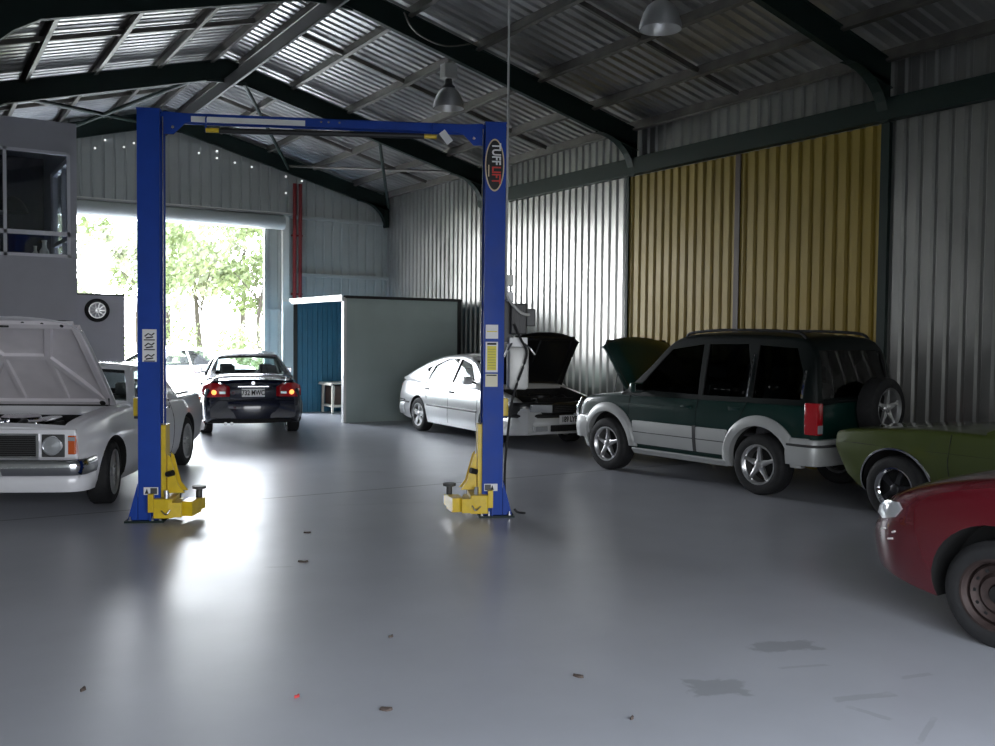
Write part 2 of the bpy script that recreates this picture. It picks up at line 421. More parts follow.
# rafters: tapered-knee portal frames (I sections)
def rafter(y, idx, label):
    root = bpy.data.objects.new('portal_frame', None); COL.objects.link(root); root.location = (AX,y,0)
    tag(root, label, 'roof beam', 'dark green portal frames'); root['kind'] = 'structure'
    def isec(bm, x0, x1):
        # web, bottom flange and top flange between x0 and x1 (world x)
        n = 2
        for (a, b, dz0, dz1) in ((-.008,.008,-.015,.33), (-.045,.045,-.015,-.003), (-.045,.045,.318,.33)):
            P = [(x0-AX, a, zraf(x0)+dz0), (x1-AX, a, zraf(x1)+dz0), (x1-AX, a, zraf(x1)+dz1), (x0-AX, a, zraf(x0)+dz1)]
            prism(bm, P, (0, b-a, 0))
    bm = NB(); isec(bm, AX, XW-.03); 
    # curved knee haunch down to the girt
    xk = XW-.03; pts = []
    for k in range(9):
        a = k/8*PI/2
        pts.append((xk-.12-.75*(1-math.sin(a)), zraf(xk-.8)-.02 - (zraf(xk-.8)-4.47)*(1-math.cos(a))))
    poly = [(xk, zraf(xk)+.1), (xk-.85, zraf(xk-.85)+.02)] + pts + [(xk, 4.47)]
    prism(bm, [(px-AX, -.008, pz) for px, pz in poly], (0,.016,0))
    strip(bm, [(px-AX, -.075, pz) for px, pz in pts], [(px-AX, .075, pz) for px, pz in pts])
    prism(bm, [(xk-.13-AX,-.075,4.47),(xk-.13-AX,-.075,4.9),(xk-.115-AX,-.075,4.9),(xk-.115-AX,-.075,4.47)], (0,.15,0))
    obj('rafter', bm, M['beam'], root)
    bm = NB(); isec(bm, .3, AX)
    poly = [(1.5, zraf(1.5)+.02), (.3, zraf(.3)+.1), (.3, zraf(.3)-.75), (.52, zraf(.3)-.75), (.8, zraf(.8)-.32), (1.1, zraf(1.1)-.12)]
    prism(bm, [(px-AX, -.06, pz) for px, pz in poly], (0,.12,0))
    isec(bm, XL+.05, .3)
    obj('rafter', bm, M['beam'], root)
    bm = NB(); prism(bm, [(-.35,-.02,zraf(AX-.35)-.03),(0,-.02,zraf(AX)-.09),(.35,-.02,zraf(AX+.35)-.03),(.35,-.02,zraf(AX+.35)+.05),(0,-.02,zraf(AX)+.05),(-.35,-.02,zraf(AX-.35)+.05)], (0,.04,0))
    obj('apex_plate', bm, M['beam'], root)
    if idx > 2: return root
    bm = NB(); box(bm, (.3-AX,-.075,0), (.314-AX,.075,zraf(.3))); box(bm, (.506-AX,-.075,0), (.52-AX,.075,zraf(.3)-.7)); box(bm, (.3-AX,-.008,0), (.52-AX,.008,zraf(.3)-.7))
    obj('column', bm, M['beam'], root)
    return root
rl = ['dark green portal frame against the far gable wall', 'dark green portal frame above the grey shed', 'dark green portal frame crossing just behind the blue lift',
      'dark green portal frame nearest the camera at top right', 'dark green portal frame over the camera', 'dark green portal frame near the back wall']
for i, y in enumerate(FR): rafter(y-.08 if i == 0 else y, i, rl[i])

# purlins: C channels running the length of the roof, one object each
def purlin(x, z0, label, w=.06, h=.15):
    bm = NB(); s = 1 if x > AX else -1
    y0, y1 = YB+.05, YF-.03
    th = math.atan(SL)*s
    m4 = Matrix.Translation((x,0,z0)) @ Matrix.Rotation(th, 4, 'Y')
    for a, b in (((-.004,y0,0),(.004,y1,h)), ((0,y0,0),(w*s,y1,.006)), ((0,y0,h-.006),(w*s,y1,h)), ((w*s-.004,y0,0),(w*s,y1,.025))):
        lo = tuple(min(p,q) for p,q in zip(a,b)); hi = tuple(max(p,q) for p,q in zip(a,b)); box(bm, lo, hi, m4)
    o = obj('purlin', bm, M['purlin'], None, None, 'structure')
    tag(o, label, 'purlin', 'roof purlins')
words = ['first', 'second', 'third', 'fourth', 'fifth', 'sixth']
for i, dx in enumerate((.22, 1.20, 2.32, 3.44, 4.50, 5.36)):
    purlin(AX+dx, zraf(AX+dx)+.285, 'grey steel purlin, %s from the ridge on the right roof slope' % words[i])
for i, dx in enumerate((.22, 1.12, 2.15, 3.20, 4.25, 5.3)):
    purlin(AX-dx, zraf(AX-dx)+.285, 'grey steel purlin, %s from the ridge on the left roof slope' % words[i])
# ridge stringer under the rafters
bm = NB(); box(bm, (AX-.04,3,6.10), (AX-.03,YF-.1,6.31)); box(bm, (AX-.04,3,6.10), (AX+.01,YF-.1,6.108)); box(bm, (AX-.04,3,6.302), (AX+.01,YF-.1,6.31))
tag(obj('ridge_stringer', bm, M['darkgrey'], None, None, 'structure'), 'long grey steel channel hung under the roof ridge', 'beam')
# bridging rows between purlins
for i in range(len(FR)-1):
    ym = (FR[i]+FR[i+1])/2
    for s, nm in ((1,'right'),(-1,'left')):
        bm = NB(); x1 = AX+s*5.3
        bar(bm, (AX+s*.25, ym, zraf(AX+s*.25)+.36), (x1, ym, zraf(x1)+.36), .05, .07)
        tag(obj('bridging', bm, M['purlin'], None, None, 'structure'), 'thin steel bridging row across the %s roof slope, bay %s from the far wall' % (nm, words[i]), 'bridging', 'roof bridging')
# bracing tubes
def brace(p, q, label, r=.035, m='beam'):
    bm = NB(); tube(bm, [p, q], r, 10); tag(obj('roof_brace', bm, M[m], None, 40, 'structure'), label, 'brace', 'roof bracing tubes')
brace((5.25,17.1,6.25), (7.75,21.8,5.66), 'dark steel tube brace sloping from the second frame apex to the far wall')
brace((7.95,17.2,5.62), (10.35,21.8,4.95), 'dark steel tube brace ending at the far right corner of the roof')
brace((7.75,21.8,5.72), (10.3,17.4,5.2), 'brown steel tube brace crossing the far right roof bay', .03, 'purlin')
brace((1.6,17.3,5.55), (4.75,21.8,6.3), 'dark tube brace crossing the far left roof bay from front to back', .04)
brace((4.6,17.3,6.35), (2.2,21.8,5.6), 'dark tube brace crossing the far left roof bay the other way', .04)
# small daylight holes in far gable wall, shown as glowing discs
hl = NB()
# the sheet is not cut; emissive discs stand in for daylight through the holes
def Pimg(px, py, ax, val):
    d = fw + r2*((px-497.5)/F) - u2*((py-373.0)/F); o = Vector((0,0,H)); t = (val-o[ax])/d[ax]; return o+d*t
for (px,py) in ((105,140),(95,148),(124,147),(134,143),(199,153),(217,151),(217,158),(235,162.5),(252,167),(286,176.5),(286,193),(302,181)):
    p = Pimg(px,py,1,YF-.02); tube(hl, [(p.x,YF-.02,p.z),(p.x,YF,p.z)], .022, 8)
obj('daylight_dot', hl, mat('glowing_daylight_dot', (.9,.9,.9), .3, .2, emit=((1,1,1),1.0)), None, None, 'structure')


# ------------------------------------------------------------------ office box (upper left) and partition
of = thing('office_box', 'raised grey office box with white framed windows at the left, behind the white utility car', 'office', (2.22,15.5,0))
X0, X1, Y1, Z0, Z1 = -3.55, 0, 3.3, 1.93, 4.82
wx0, wx1, wz0, wz1 = -3.0, -.09, 2.86, 4.42
bm = NB()      # front wall with a window opening
box(bm, (X0,0,Z0), (X1,.08,wz0)); box(bm, (X0,0,wz1), (X1,.08,Z1)); box(bm, (wx1,0,wz0), (X1,.08,wz1)); box(bm, (X0,0,wz0), (wx0,.08,wz1))
obj('front_wall', bm, M['office'], of)
bm = NB()      # right wall with opening
box(bm, (X1-.08,.08,Z0), (X1,Y1,wz0)); box(bm, (X1-.08,.08,wz1), (X1,Y1,Z1)); box(bm, (X1-.08,2.3,wz0), (X1,Y1,wz1)); box(bm, (X1-.08,.08,wz0), (X1,.14,wz1))
obj('side_wall', bm, M['office'], of)
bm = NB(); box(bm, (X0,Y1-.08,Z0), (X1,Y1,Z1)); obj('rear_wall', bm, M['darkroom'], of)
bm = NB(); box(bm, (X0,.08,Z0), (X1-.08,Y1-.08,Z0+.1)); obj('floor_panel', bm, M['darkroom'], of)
bm = NB(); box(bm, (X0,0,Z1), (X1,Y1,Z1+.04)); obj('roof_panel', bm, M['office'], of)
def winframe(name, a, b, mull, rail, axis, th, off):
    """frame in plane; axis 'x': spans x a..b ; 'y': spans y"""
    fr = None
    def seg(u0,u1,z0,z1):
        bmx = NB()
        if axis == 'x': box(bmx, (u0,off-.02,z0), (u1,off+.05,z1))
        else: box(bmx, (off-.05,u0,z0), (off+.02,u1,z1))
        return bmx
    bmf = NB()
    def add(u0,u1,z0,z1):
        if axis == 'x': box(bmf, (u0,off-.02,z0), (u1,off+.05,z1))
        else: box(bmf, (off-.05,u0,z0), (off+.02,u1,z1))
    add(a,b,wz0,wz0+th); add(a,b,wz1-th,wz1); add(a,a+th,wz0,wz1); add(b-th,b,wz0,wz1)
    for m_ in mull: add(m_-th/2,m_+th/2,wz0,wz1)
    add(a,b,rail-th*.7,rail+th*.7)
    f = obj(name, bmf, M['winframe'], of)
    g = NB()
    if axis == 'x': box(g, (a,off+.01,wz0), (b,off+.016,wz1))
    else: box(g, (off-.02,a,wz0), (off-.014,b,wz1))
    obj('pane', g, M['glassroom'], f)
winframe('window_frame', wx0, wx1, (-.96,-1.98), 3.21, 'x', .045, 0)
winframe('side_window_frame', .14, 2.3, (1.2,), 3.21, 'y', .045, 0)
bm = NB(); box(bm, (X0,.12,2.80), (-.15,.42,2.84)); obj('window_sill', bm, M['winframe'], of)
bm = NB(); box(bm, (-2.8,2.2,3.72), (-.75,2.6,3.75)); obj('shelf', bm, M['winframe'], of)
for x in (-3.3, -.2):
    bm = NB(); box(bm, (x-.05,.1,0), (x+.05,.2,Z0)); obj('post', bm, M['darkgrey'], of)
bm = NB(); box(bm, (X0,.3,Z0-.14), (X1-.3,.4,Z0-.001)); obj('bearer', bm, M['darkgrey'], of)
# things in the office window
def vase(loc, s, label, m):
    bmv = NB(); lathe(bmv, [(.0,0),(.05*s,0),(.065*s,.06*s),(.06*s,.12*s),(.03*s,.17*s),(.028*s,.24*s),(.04*s,.27*s),(.0,.27*s)], 20)
    o = obj('vase', bmv, m, None, 40); o.location = loc; tag(o, label, 'vase', 'vases on the office window sill')
vase((1.80,15.74,2.84), 1.05, 'tall pale vase on the office window sill', M['cream'])
vase((1.68,15.76,2.84), .72, 'short pale vase beside the tall one on the office window sill', M['cream'])
def tray(loc, sz, label, m, group=None):
    bmv = NB(); x,y,z = sz; box(bmv, (-x,-y,0), (x,y,.012)); 
    for a,b in (((-x,-y,0),(-x+.01,y,z)),((x-.01,-y,0),(x,y,z)),((-x,-y,0),(x,-y+.01,z)),((-x,y-.01,0),(x,y,z))): box(bmv,a,b)
    o = obj('letter_tray', bmv, m, None); o.location = loc; tag(o, label, 'tray', group)
tray((1.45,15.78,2.84), (.13,.11,.06), 'dark letter tray on the office window sill right of the frame bar', M['darkgrey'])
tray((1.02,15.78,2.84), (.16,.12,.05), 'dark letter tray on the office window sill at the left edge of the photo', M['darkgrey'])
bm = NB(); lathe(bm, [(0,0),(.26,0),(.25,.06),(.19,.17),(.13,.23),(.05,.26),(0,.265)], 28)
o = obj('dark_helmet', bm, M['black'], None, 40); o.location = (1.55,17.92,3.752); tag(o, 'dark rounded hat on the shelf inside the grey office box', 'hat')
# lower partition with a wheel on it
pt = thing('partition', 'low grey partition wall left of the doorway, with a wheel hung on it', 'partition', (3.17,17.0,0))
bm = NB(); box(bm, (-2.2,0,0), (0,.10,2.37)); obj('panel', bm, M['office'], pt)
bm = NB(); box(bm, (-2.2,-.01,2.37), (0,.11,2.40)); obj('capping', bm, M['darkgrey'], pt)
hw = thing('wall_wheel', 'small black rimmed silver spoked wheel hung on the low grey partition', 'wheel', (2.73,16.98,2.12))
bm = NB(); lathe(bm, [(.135,0),(.135,-.05),(.17,-.06),(.195,-.04),(.195,-.01),(.17,0),(.135,0)], 36, 'y', cap=False); obj('rim_band', bm, M['rubber'], hw, 40)
bm = NB(); lathe(bm, [(.12,-.02),(.12,-.06),(.135,-.06),(.135,-.005),(.12,-.02)], 32, 'y', cap=False)
lathe(bm, [(0,-.062),(.03,-.06),(.035,-.02),(0,-.02)], 20, 'y')
for k in range(10):
    a = 2*PI*k/10; bar(bm, (.03*math.cos(a),-.04,.03*math.sin(a)), (.125*math.cos(a),-.045,.125*math.sin(a)), .018, .014, (0,1,0))
obj('spokes', bm, M['alloy'], hw, 40)

# ------------------------------------------------------------------ shed
sh = thing('storage_shed', 'grey metal storage shed with an open side and white roof edge in the far corner', 'shed', (7.42,17.62,0))
SX, SY, SZ = 2.62, 2.85, 2.50
bm = NB(); box(bm, (0,0,0), (SX,.05,SZ)); obj('front_wall', bm, M['shedgrey'], sh)
bm = NB(); box(bm, (-.03,-.03,0), (.03,.08,SZ)); obj('corner_post', bm, M['white_trim'], sh)
bm = NB(); box(bm, (SX-.05,-.02,0), (SX+.03,.1,SZ)); obj('rear_corner_post', bm, M['black'], sh)
bm = NB(); box(bm, (-.06,-.04,SZ), (SX+.03,SY+.05,SZ+.035)); box(bm, (0,-.045,SZ-.02),(SX+.03,-.0,SZ+.036)); obj('roof', bm, M['black'], sh)
bm = NB(); box(bm, (-.09,-.06,SZ-.075), (-.05,SY+.1,SZ+.045)); obj('roof_edge', bm, M['white_trim'], sh)
bm = NB()
A, B = [], []
for t, dd in ribprofile(SX, .12, .022, .02): A.append((t, SY+dd, 0)); B.append((t, SY+dd, SZ))
strip(bm, A, B); quad(bm, [(0,SY+.04,0),(SX,SY+.04,0),(SX,SY+.04,SZ),(0,SY+.04,SZ)])
obj('blue_back_wall', bm, M['shedblue'], sh)
bm = NB(); box(bm, (SX-.04,.1,0), (SX,SY,SZ)); obj('end_wall', bm, M['shedblue'], sh)
bm = NB(); box(bm, (-.02,SY-.02,0), (.06,SY+.05,SZ)); obj('dark_jamb', bm, M['black'], sh)
bm = NB(); box(bm, (-.27,SY+.0,0), (-.025,SY+.05,SZ-.02)); obj('side_sheet', bm, M['paleblue'], sh)
tb = thing('side_table', 'small pale topped table with dark wooden front inside the open shed', 'table', (8.33,20.0,0), R(0))
bm = NB(); prism(bm, [(-.36,-.3,.63),(-.30,-.3,.66),(.40,-.3,.66),(.40,-.3,.69),(-.33,-.3,.69)], (0,.75,0)); obj('table_top', bm, M['palewood'], tb)
bm = NB(); box(bm, (-.22,-.22,.2), (.36,.36,.6)); obj('cabinet', bm, M['wood'], tb)
for x,y in ((-.29,-.24),(-.29,.34),(.34,-.24),(.34,.34)):
    bm = NB(); prism(bm, [(x,y,.63),(x+.05,y,.63),(x+.03,y,0),(x-.01,y,0)], (0,.05,0)); obj('leg', bm, M['palewood'], tb)
bm = NB(); box(bm, (-.28,-.22,.14), (.38,.36,.19)); obj('lower_shelf', bm, M['palewood'], tb)

# ------------------------------------------------------------------ pendant lamps
def lamp(loc, top, label, first=[None]):
    if first[0] is None:
        t = thing('pendant_lamp', label, 'lamp', loc, 0, 'high bay lamps')
        bm = NB(); prof = [(.235,0),(.234,.03),(.22,.10),(.19,.18),(.15,.25),(.10,.29),(.09,.30),(.085,.30),(.145,.24),(.185,.175),(.214,.095),(.228,.03),(.229,0)]
        lathe(bm, prof, 40, cap=False); obj('shade', bm, M['white_lamp'], t, 50)
        bm = NB(); lathe(bm, [(0,.29),(.095,.29),(.095,.33),(.06,.36),(.05,.44),(0,.44)], 28); obj('neck', bm, M['darkgrey'], t, 40)
        bm = NB(); box(bm, (-.11,-.08,.44), (.11,.08,.66), bevel=.012); obj('ballast_box', bm, M['tank'], t)
        bm = NB(); lathe(bm, [(0,.06),(.04,.08),(.055,.14),(.04,.22),(.025,.28),(0,.28)], 20); obj('bulb', bm, M['cream'], t, 40)
        bm = NB(); tube(bm, [(0,0,.66),(0,0,top-loc[2])], .008, 6); obj('hanging_rod', bm, M['purlin'], t)
        first[0] = t; return t
    t = first[0].copy(); COL.objects.link(t); t.location = loc; t['label'] = label
    for c in first[0].children:
        d = c.copy(); COL.objects.link(d); d.parent = t
    return t
lamp((7.04,12.75,5.20), zraf(7.0)+.29, 'silver high bay lamp hanging above the right post of the blue lift')
lamp((7.14,8.10,5.17), zraf(7.14)+.3, 'silver high bay lamp nearest the camera at the top of the photo')

# ------------------------------------------------------------------ two post lift
LF = thing('vehicle_lift', 'blue two post vehicle lift with yellow arms standing in the middle of the floor', 'car lift', (1.92,9.14,0), R(-24.4))
CH = 3.80
def xf(u, flip):  # mirror helper about the centre plane of the lift
    return 3.20-u if flip else u
def mbox(bm, a, b, flip, **k):
    x0, x1 = xf(a[0],flip), xf(b[0],flip)
    return box(bm, (min(x0,x1),a[1],a[2]), (max(x0,x1),b[1],b[2]), **k)
def mpt(p, flip): return (xf(p[0],flip), p[1], p[2])
for flip in (False, True):
    # column: folded C channel open towards the inside
    bm = NB()
    th = .008; P = [(-.105,0),(.095,0),(.095,.03),(.087,.03),(.087,th),(-.097,th),(-.097,.26-th),(.087,.26-th),(.087,.23),(.095,.23),(.095,.26),(-.105,.26)]
    prism(bm, [(xf(x,flip),y,.02) for x,y in P], (0,0,CH-.02))
    col_ = obj('column', bm, M['liftblue'], LF)
    bm = NB(); mbox(bm, (-.22,-.05,0), (.13,.33,.018), flip); obj('base_plate', bm, M['beam'], col_)
    for y in (.0, .245):
        bm = NB(); prism(bm, [mpt(p,flip) for p in ((-.20,y,.02),(-.11,y,.02),(-.11,y,.36))], (0,.015,0)); obj('gusset', bm, M['liftblue'], col_)
    bm = NB(); prism(bm, [mpt(p,flip) for p in ((-.11,.14,.02),(-.20,.14,.02),(-.11,.14,.30))], (0,.015,0)); obj('gusset', bm, M['liftblue'], col_)
    bm = NB(); prism(bm, [mpt(p,flip) for p in ((0.005,-.05,.02),(0.005,0,.02),(0.005,0,.26))], (.012,0,0)); obj('gusset', bm, M['liftblue'], col_)
    for bx in (-.17, .03, .10):
        bm = NB(); c = mpt((bx,-.035,0),flip); lathe(bm, [(0,.02),(.016,.02),(.016,.034),(.009,.034),(.009,.06),(0,.06)], 10, center=(c[0],c[1],0)); obj('anchor_bolt', bm, M['steelbright'], col_)
    # top cap
    bm = NB(); mbox(bm, (-.11,-.005,CH), (.10,.265,CH+.012), flip); obj('top_cap', bm, M['liftblue'], col_)
    # carriage: yellow upright running inside the column
    bm = NB(); mbox(bm, (.05,.04,.05), (.135,.22,.90), flip); 
    prism(bm, [mpt(p,flip) for p in ((.145,.06,.26),(.30,.06,.26),(.24,.06,.34),(.17,.06,.60),(.145,.06,.62))], (0,.02,0))
    prism(bm, [mpt(p,flip) for p in ((.145,.22,.26),(.30,.22,.26),(.24,.22,.34),(.17,.22,.60),(.145,.22,.62))], (0,.02,0))
    ca = obj('carriage', bm, M['liftyellow'], LF)
    bm = NB(); mbox(bm, (.045,-.08,.045), (.215,.28,.225), flip, bevel=.008); obj('arm_bracket', bm, M['liftyellow'], ca)
    bm = NB(); mbox(bm, (-.005,-.07,.10), (.045,-.02,.27), flip, bevel=.004); obj('guard_plate', bm, M['liftyellow'], ca)
    bm = NB(); p = mpt((.155,-.03,0),flip); tube(bm, [(p[0],p[1],.08),(p[0],p[1],.30)], .022, 12); obj('pivot_pin', bm, M['steelbright'], ca)
    bm = NB(); a, b = mpt((.15,.02,.44),flip), mpt((.21,-.01,.46),flip); tube(bm, [a,b], .028, 10); obj('rubber_stop', bm, M['black'], ca)
    bm = NB(); tube(bm, curvepts([mpt(q,flip) for q in ((.12,-.09,.12),(.17,-.12,.09),(.20,-.10,.13))],5), .008, 6); obj('latch_cable', bm, M['steelbright'], ca)
    # two telescopic arms folded back
    for (px, ang, ln, py) in ((.235, 97, .42, -.06), (.33, 80, .36, .0)):
        d = Vector((math.cos(R(ang)), math.sin(R(ang)), 0)); s = Vector((-d.y, d.x, 0))
        def arm_pt(a_, b_, z): 
            q = Vector((px,py,0)) + d*a_ + s*b_; return mpt((q.x,q.y,z), flip)
        def abox(bm, a0,a1,b0,b1,z0,z1):
            vs = [bm.verts.new(arm_pt(a_,b_,z)) for z in (z0,z1) for a_,b_ in ((a0,b0),(a1,b0),(a1,b1),(a0,b1))]
            for f in ((0,3,2,1),(4,5,6,7),(0,1,5,4),(1,2,6,5),(2,3,7,6),(3,0,4,7)): bm.faces.new([vs[i] for i in f])
        bm = NB(); abox(bm, -.02, ln*.6, -.06, .06, .055, .19); ar = obj('arm', bm, M['liftyellow'], LF)
        bm = NB(); abox(bm, ln*.6, ln, -.05, .05, .07, .17); obj('arm_extension', bm, M['liftyellow'], ar)
        bm = NB(); q = arm_pt(ln-.03, 0, 0); lathe(bm, [(0,.17),(.03,.17),(.03,.25),(.065,.26),(.065,.285),(0,.285)], 24, center=q); obj('lifting_pad', bm, M['darkgrey'], ar, 40)
    # small yellow lock release box on the outer side
    bm = NB(); mbox(bm, (-.165,.08,.98), (-.11,.20,1.15), flip, bevel=.006); obj('lock_cover', bm, M['liftyellow'], col_)
    bm = NB(); mbox(bm, (-.16,.085,.955), (-.115,.195,.98), flip); obj('lock_base', bm, M['black'], col_)
    # chain / cable on the inner edge
    bm = NB(); p = mpt((.125,.05,0),flip); tube(bm, [(p[0]+(.012 if flip else -.012),p[1],.9),(p[0]+(.012 if flip else -.012),p[1],CH-.05)], .006, 6); obj('lift_cable', bm, M['steelbright'], col_)
    # lower sticker
    bm = NB(); mbox(bm, (-.055,-.003,.255), (.075,0,.325), flip); st = obj('sticker', bm, M['sticker'], col_)
    bm = NB(); x0 = (.005 if not flip else 3.20-.07); box(bm, (x0,-.0045,.262), (x0+.06,-.003,.318)); obj('picture', bm, M['darkgrey'], st) 
    bm = NB(); x0 = (-.03 if not flip else 3.20-.0); prism(bm, [(x0-.015,-.0045,.265),(x0+.018,-.0045,.265),(x0+.004,-.0045,.315)], (0,.0015,0)); obj('warning_mark', bm, M['ink'], st)
# left column: white pictogram sticker
bm = NB(); box(bm, (-.062,-.003,1.49), (.065,0,1.79)); st = obj('sticker', bm, M['sticker'], LF); st['label'] = 'white sticker with three black drawings'
for k, z in enumerate((1.715, 1.625, 1.52)):
    bm = NB(); box(bm, (-.048,-.0045,z-.028), (.05,-.003,z-.018)); obj('caption_bar', bm, M['ink'], st)
    bm = NB(); tube(bm, [(-.04,-.004,z+.01),(-.01,-.004,z+.035),(.02,-.004,z+.02),(.045,-.004,z+.04)], .006, 4); tube(bm, [(-.03,-.004,z-.005),(.035,-.004,z+.005)], .006, 4); obj('drawing', bm, M['ink'], st)
# right column stickers
def stk(z0, z1, m, name='sticker'):
    b_ = NB(); box(b_, (3.20-.075,-.003,z0), (3.20+.045,0,z1)); return obj(name, b_, M[m], LF)
s1 = stk(1.735, 1.87, 'sticker')
bm = NB(); box(bm, (3.135,-.0045,1.80), (3.235,-.003,1.81)); obj('yellow_line', bm, M['stickery'], s1)
s2 = stk(1.41, 1.705, 'sticker')
bm = NB(); box(bm, (3.14,-.0045,1.43), (3.23,-.003,1.665)); sy = obj('yellow_panel', bm, M['stickery'], s2)
bm = NB(); box(bm, (3.14,-.0045,1.675), (3.23,-.003,1.695)); obj('heading_bar', bm, M['ink'], s2)
for k in range(8):
    bm = NB(); box(bm, (3.147,-.006,1.45+k*.026), (3.223,-.0045,1.453+k*.026)); obj('print_line', bm, M['darkgrey'], s2)
s3 = stk(1.27, 1.395, 'stickerc')
bm = NB(); box(bm, (3.135,-.0045,1.375), (3.235,-.003,1.387)); obj('heading_bar', bm, M['ink'], s3)
# logo oval
cx_, cz_ = 3.195, 3.40
def oval(bm, rx, rz, y): 
    prism(bm, [(cx_+rx*math.cos(2*PI*k/48), y, cz_+rz*math.sin(2*PI*k/48)) for k in range(48)], (0,.003,0))
bm = NB(); oval(bm, .094, .250, -.004); lg = obj('logo_oval', bm, M['gold'], LF)
bm = NB(); oval(bm, .082, .235, -.006); obj('logo_field', bm, M['ink'], lg)
letter('logo_text', 'TUFF', .118, M['sticker'], lg, (cx_+.012,-.0085,cz_+.105), (R(90),R(90),0), .003, .78)
letter('logo_text', 'LIFT', .118, M['inkred'], lg, (cx_+.012,-.0085,cz_-.095), (R(90),R(90),0), .003, .78)
bm = NB(); box(bm, (cx_-.062,-.0085,cz_-.11), (cx_-.052,-.006,cz_+.0)); obj('logo_line', bm, M['gold'], lg)
# overhead beam
bm = NB()
prism(bm, [(.05,.10,3.80),(3.15,.10,3.80),(3.15,.10,3.79),(.05,.10,3.79)], (0,.12,0))
box(bm, (.05,.10,3.72), (3.15,.108,3.80)); box(bm, (.05,.212,3.72), (3.15,.22,3.80))
be = obj('overhead_beam', bm, M['liftblue'], LF)
for flip in (False, True):
    bm = NB(); prism(bm, [mpt(p,flip) for p in ((.11,.095,3.81),(.42,.095,3.79),(.42,.095,3.74),(.30,.095,3.70),(.20,.095,3.60),(.11,.095,3.60))], (0,.01,0)); obj('corner_bracket', bm, M['liftblue'], be)
    bm = NB(); tube(bm, [mpt((.2,.06,3.66),flip), mpt((.2,.10,3.66),flip)], .014, 8); obj('bolt', bm, M['steelbright'], be)
bm = NB(); box(bm, (2.70,.085,3.60), (2.77,.09,3.73), Matrix.Translation((2.73,0,3.66)) @ Matrix.Rotation(R(-38),4,'Y') @ Matrix.Translation((-2.73,0,-3.66))); obj('white_tag', bm, M['sticker'], be)
for x in (1.55, 1.62, 1.72):
    bm = NB(); tube(bm, [(x,.09,3.765),(x,.10,3.765)], .010, 8); obj('bolt', bm, M['steelbright'], be)
bm = NB(); box(bm, (.36,.088,3.722), (1.40,.0995,3.772)); obj('painted_glare_strip', bm, M['white_trim'], be)  # pale strip stands in for white glare on the blue beam face
# shut off bar with black foam and yellow ends
bm = NB(); tube(bm, [(.62,.05,3.64),(2.52,.05,3.66)], .026, 12); sb = obj('shutoff_bar', bm, M['black'], LF, 40)
for a, b in (((.50,.05,3.64),(.66,.05,3.64)), ((2.48,.05,3.66),(2.64,.05,3.66))):
    bm = NB(); tube(bm, [a,b], .022, 12); obj('yellow_end', bm, M['liftyellow'], sb, 40)
for x, z in ((.50,3.62),(2.60,3.65)):
    bm = NB(); tube(bm, [(x,.1,3.79),(x,.05,3.75),(x,.05,z)], .008, 6); obj('hanger', bm, M['liftblue'], sb)
# power unit on the right column
bm = NB(); box(bm, (3.32,.10,1.70), (3.40,.24,2.12)); pu = obj('power_unit', bm, M['black'], LF)
bm = NB(); box(bm, (3.37,.02,1.78), (3.53,.22,2.08), bevel=.012)
for k in range(6): box(bm, (3.385+k*.024,.012,1.80), (3.391+k*.024,.02,2.06))
obj('motor', bm, M['black'], pu)
bm = NB(); box(bm, (3.53,.05,1.86), (3.62,.18,2.03), bevel=.01); obj('capacitor_box', bm, M['darkgrey'], pu)
bm = NB(); box(bm, (3.36,.02,1.66), (3.54,.20,1.75), bevel=.008); obj('valve_block', bm, M['sticker'], pu)
bm = NB(); box(bm, (3.355,.0,1.24), (3.555,.20,1.66), bevel=.035); obj('oil_tank', bm, M['tank'], pu, 40)
bm = NB(); tube(bm, [(3.50,.0,1.69),(3.56,-.05,1.64),(3.60,-.06,1.585)], .010, 8); obj('release_handle', bm, M['steelbright'], pu)
bm = NB(); tube(bm, [(3.38,.0,1.69),(3.33,-.05,1.62),(3.30,-.06,1.56)], .010, 8); obj('left_handle', bm, M['steelbright'], pu)
bm = NB(); tube(bm, curvepts([(3.40,.0,1.88),(3.46,-.03,1.74),(3.52,-.04,1.62),(3.50,-.04,1.5),(3.43,-.04,1.3),(3.38,-.02,1.1),(3.35,.0,.8),(3.33,.02,.5),(3.335,.05,.25),(3.36,.1,.1)],5), .012, 8); obj('black_hose', bm, M['rubber'], pu, 40)
bm = NB(); tube(bm, curvepts([(3.33,.08,2.35),(3.34,.05,2.15),(3.40,.0,2.05),(3.48,-.02,1.98),(3.55,.0,1.97)],5), .014, 8); obj('grey_cable', bm, M['tank'], pu, 40)
bm = NB(); box(bm, (3.33,.05,2.25), (3.40,.14,2.36), bevel=.008); obj('switch_box', bm, M['cream'], pu)
bm = NB(); box(bm, (3.335,.04,2.10), (3.40,.13,2.19), bevel=.008); obj('switch_box', bm, M['sticker'], pu)
bm = NB(); tube(bm, [(3.322,.02,2.3),(3.322,.02,6.05)], .011, 8); obj('power_conduit', bm, M['tank'], LF, 40)
bm = NB(); tube(bm, curvepts([(3.42,-.02,.08),(3.45,-.03,.05),(3.5,-.02,.04),(3.53,.02,.03)],4), .012, 6); obj('hose_end', bm, M['black'], pu)
# loose cable sagging under the rafter above the lift
bm = NB()
pts = [Pimg(404,12,1,12.1), Pimg(412,28,1,12.1), Pimg(428,40,1,12.1), Pimg(448,46,1,12.1), Pimg(470,44,1,12.1)]
tube(bm, curvepts(pts,5), .012, 6); tag(obj('sagging_cable', bm, M['purlin'], None, 40), 'thin cable sagging below the roof frame above the right lift post', 'cable')

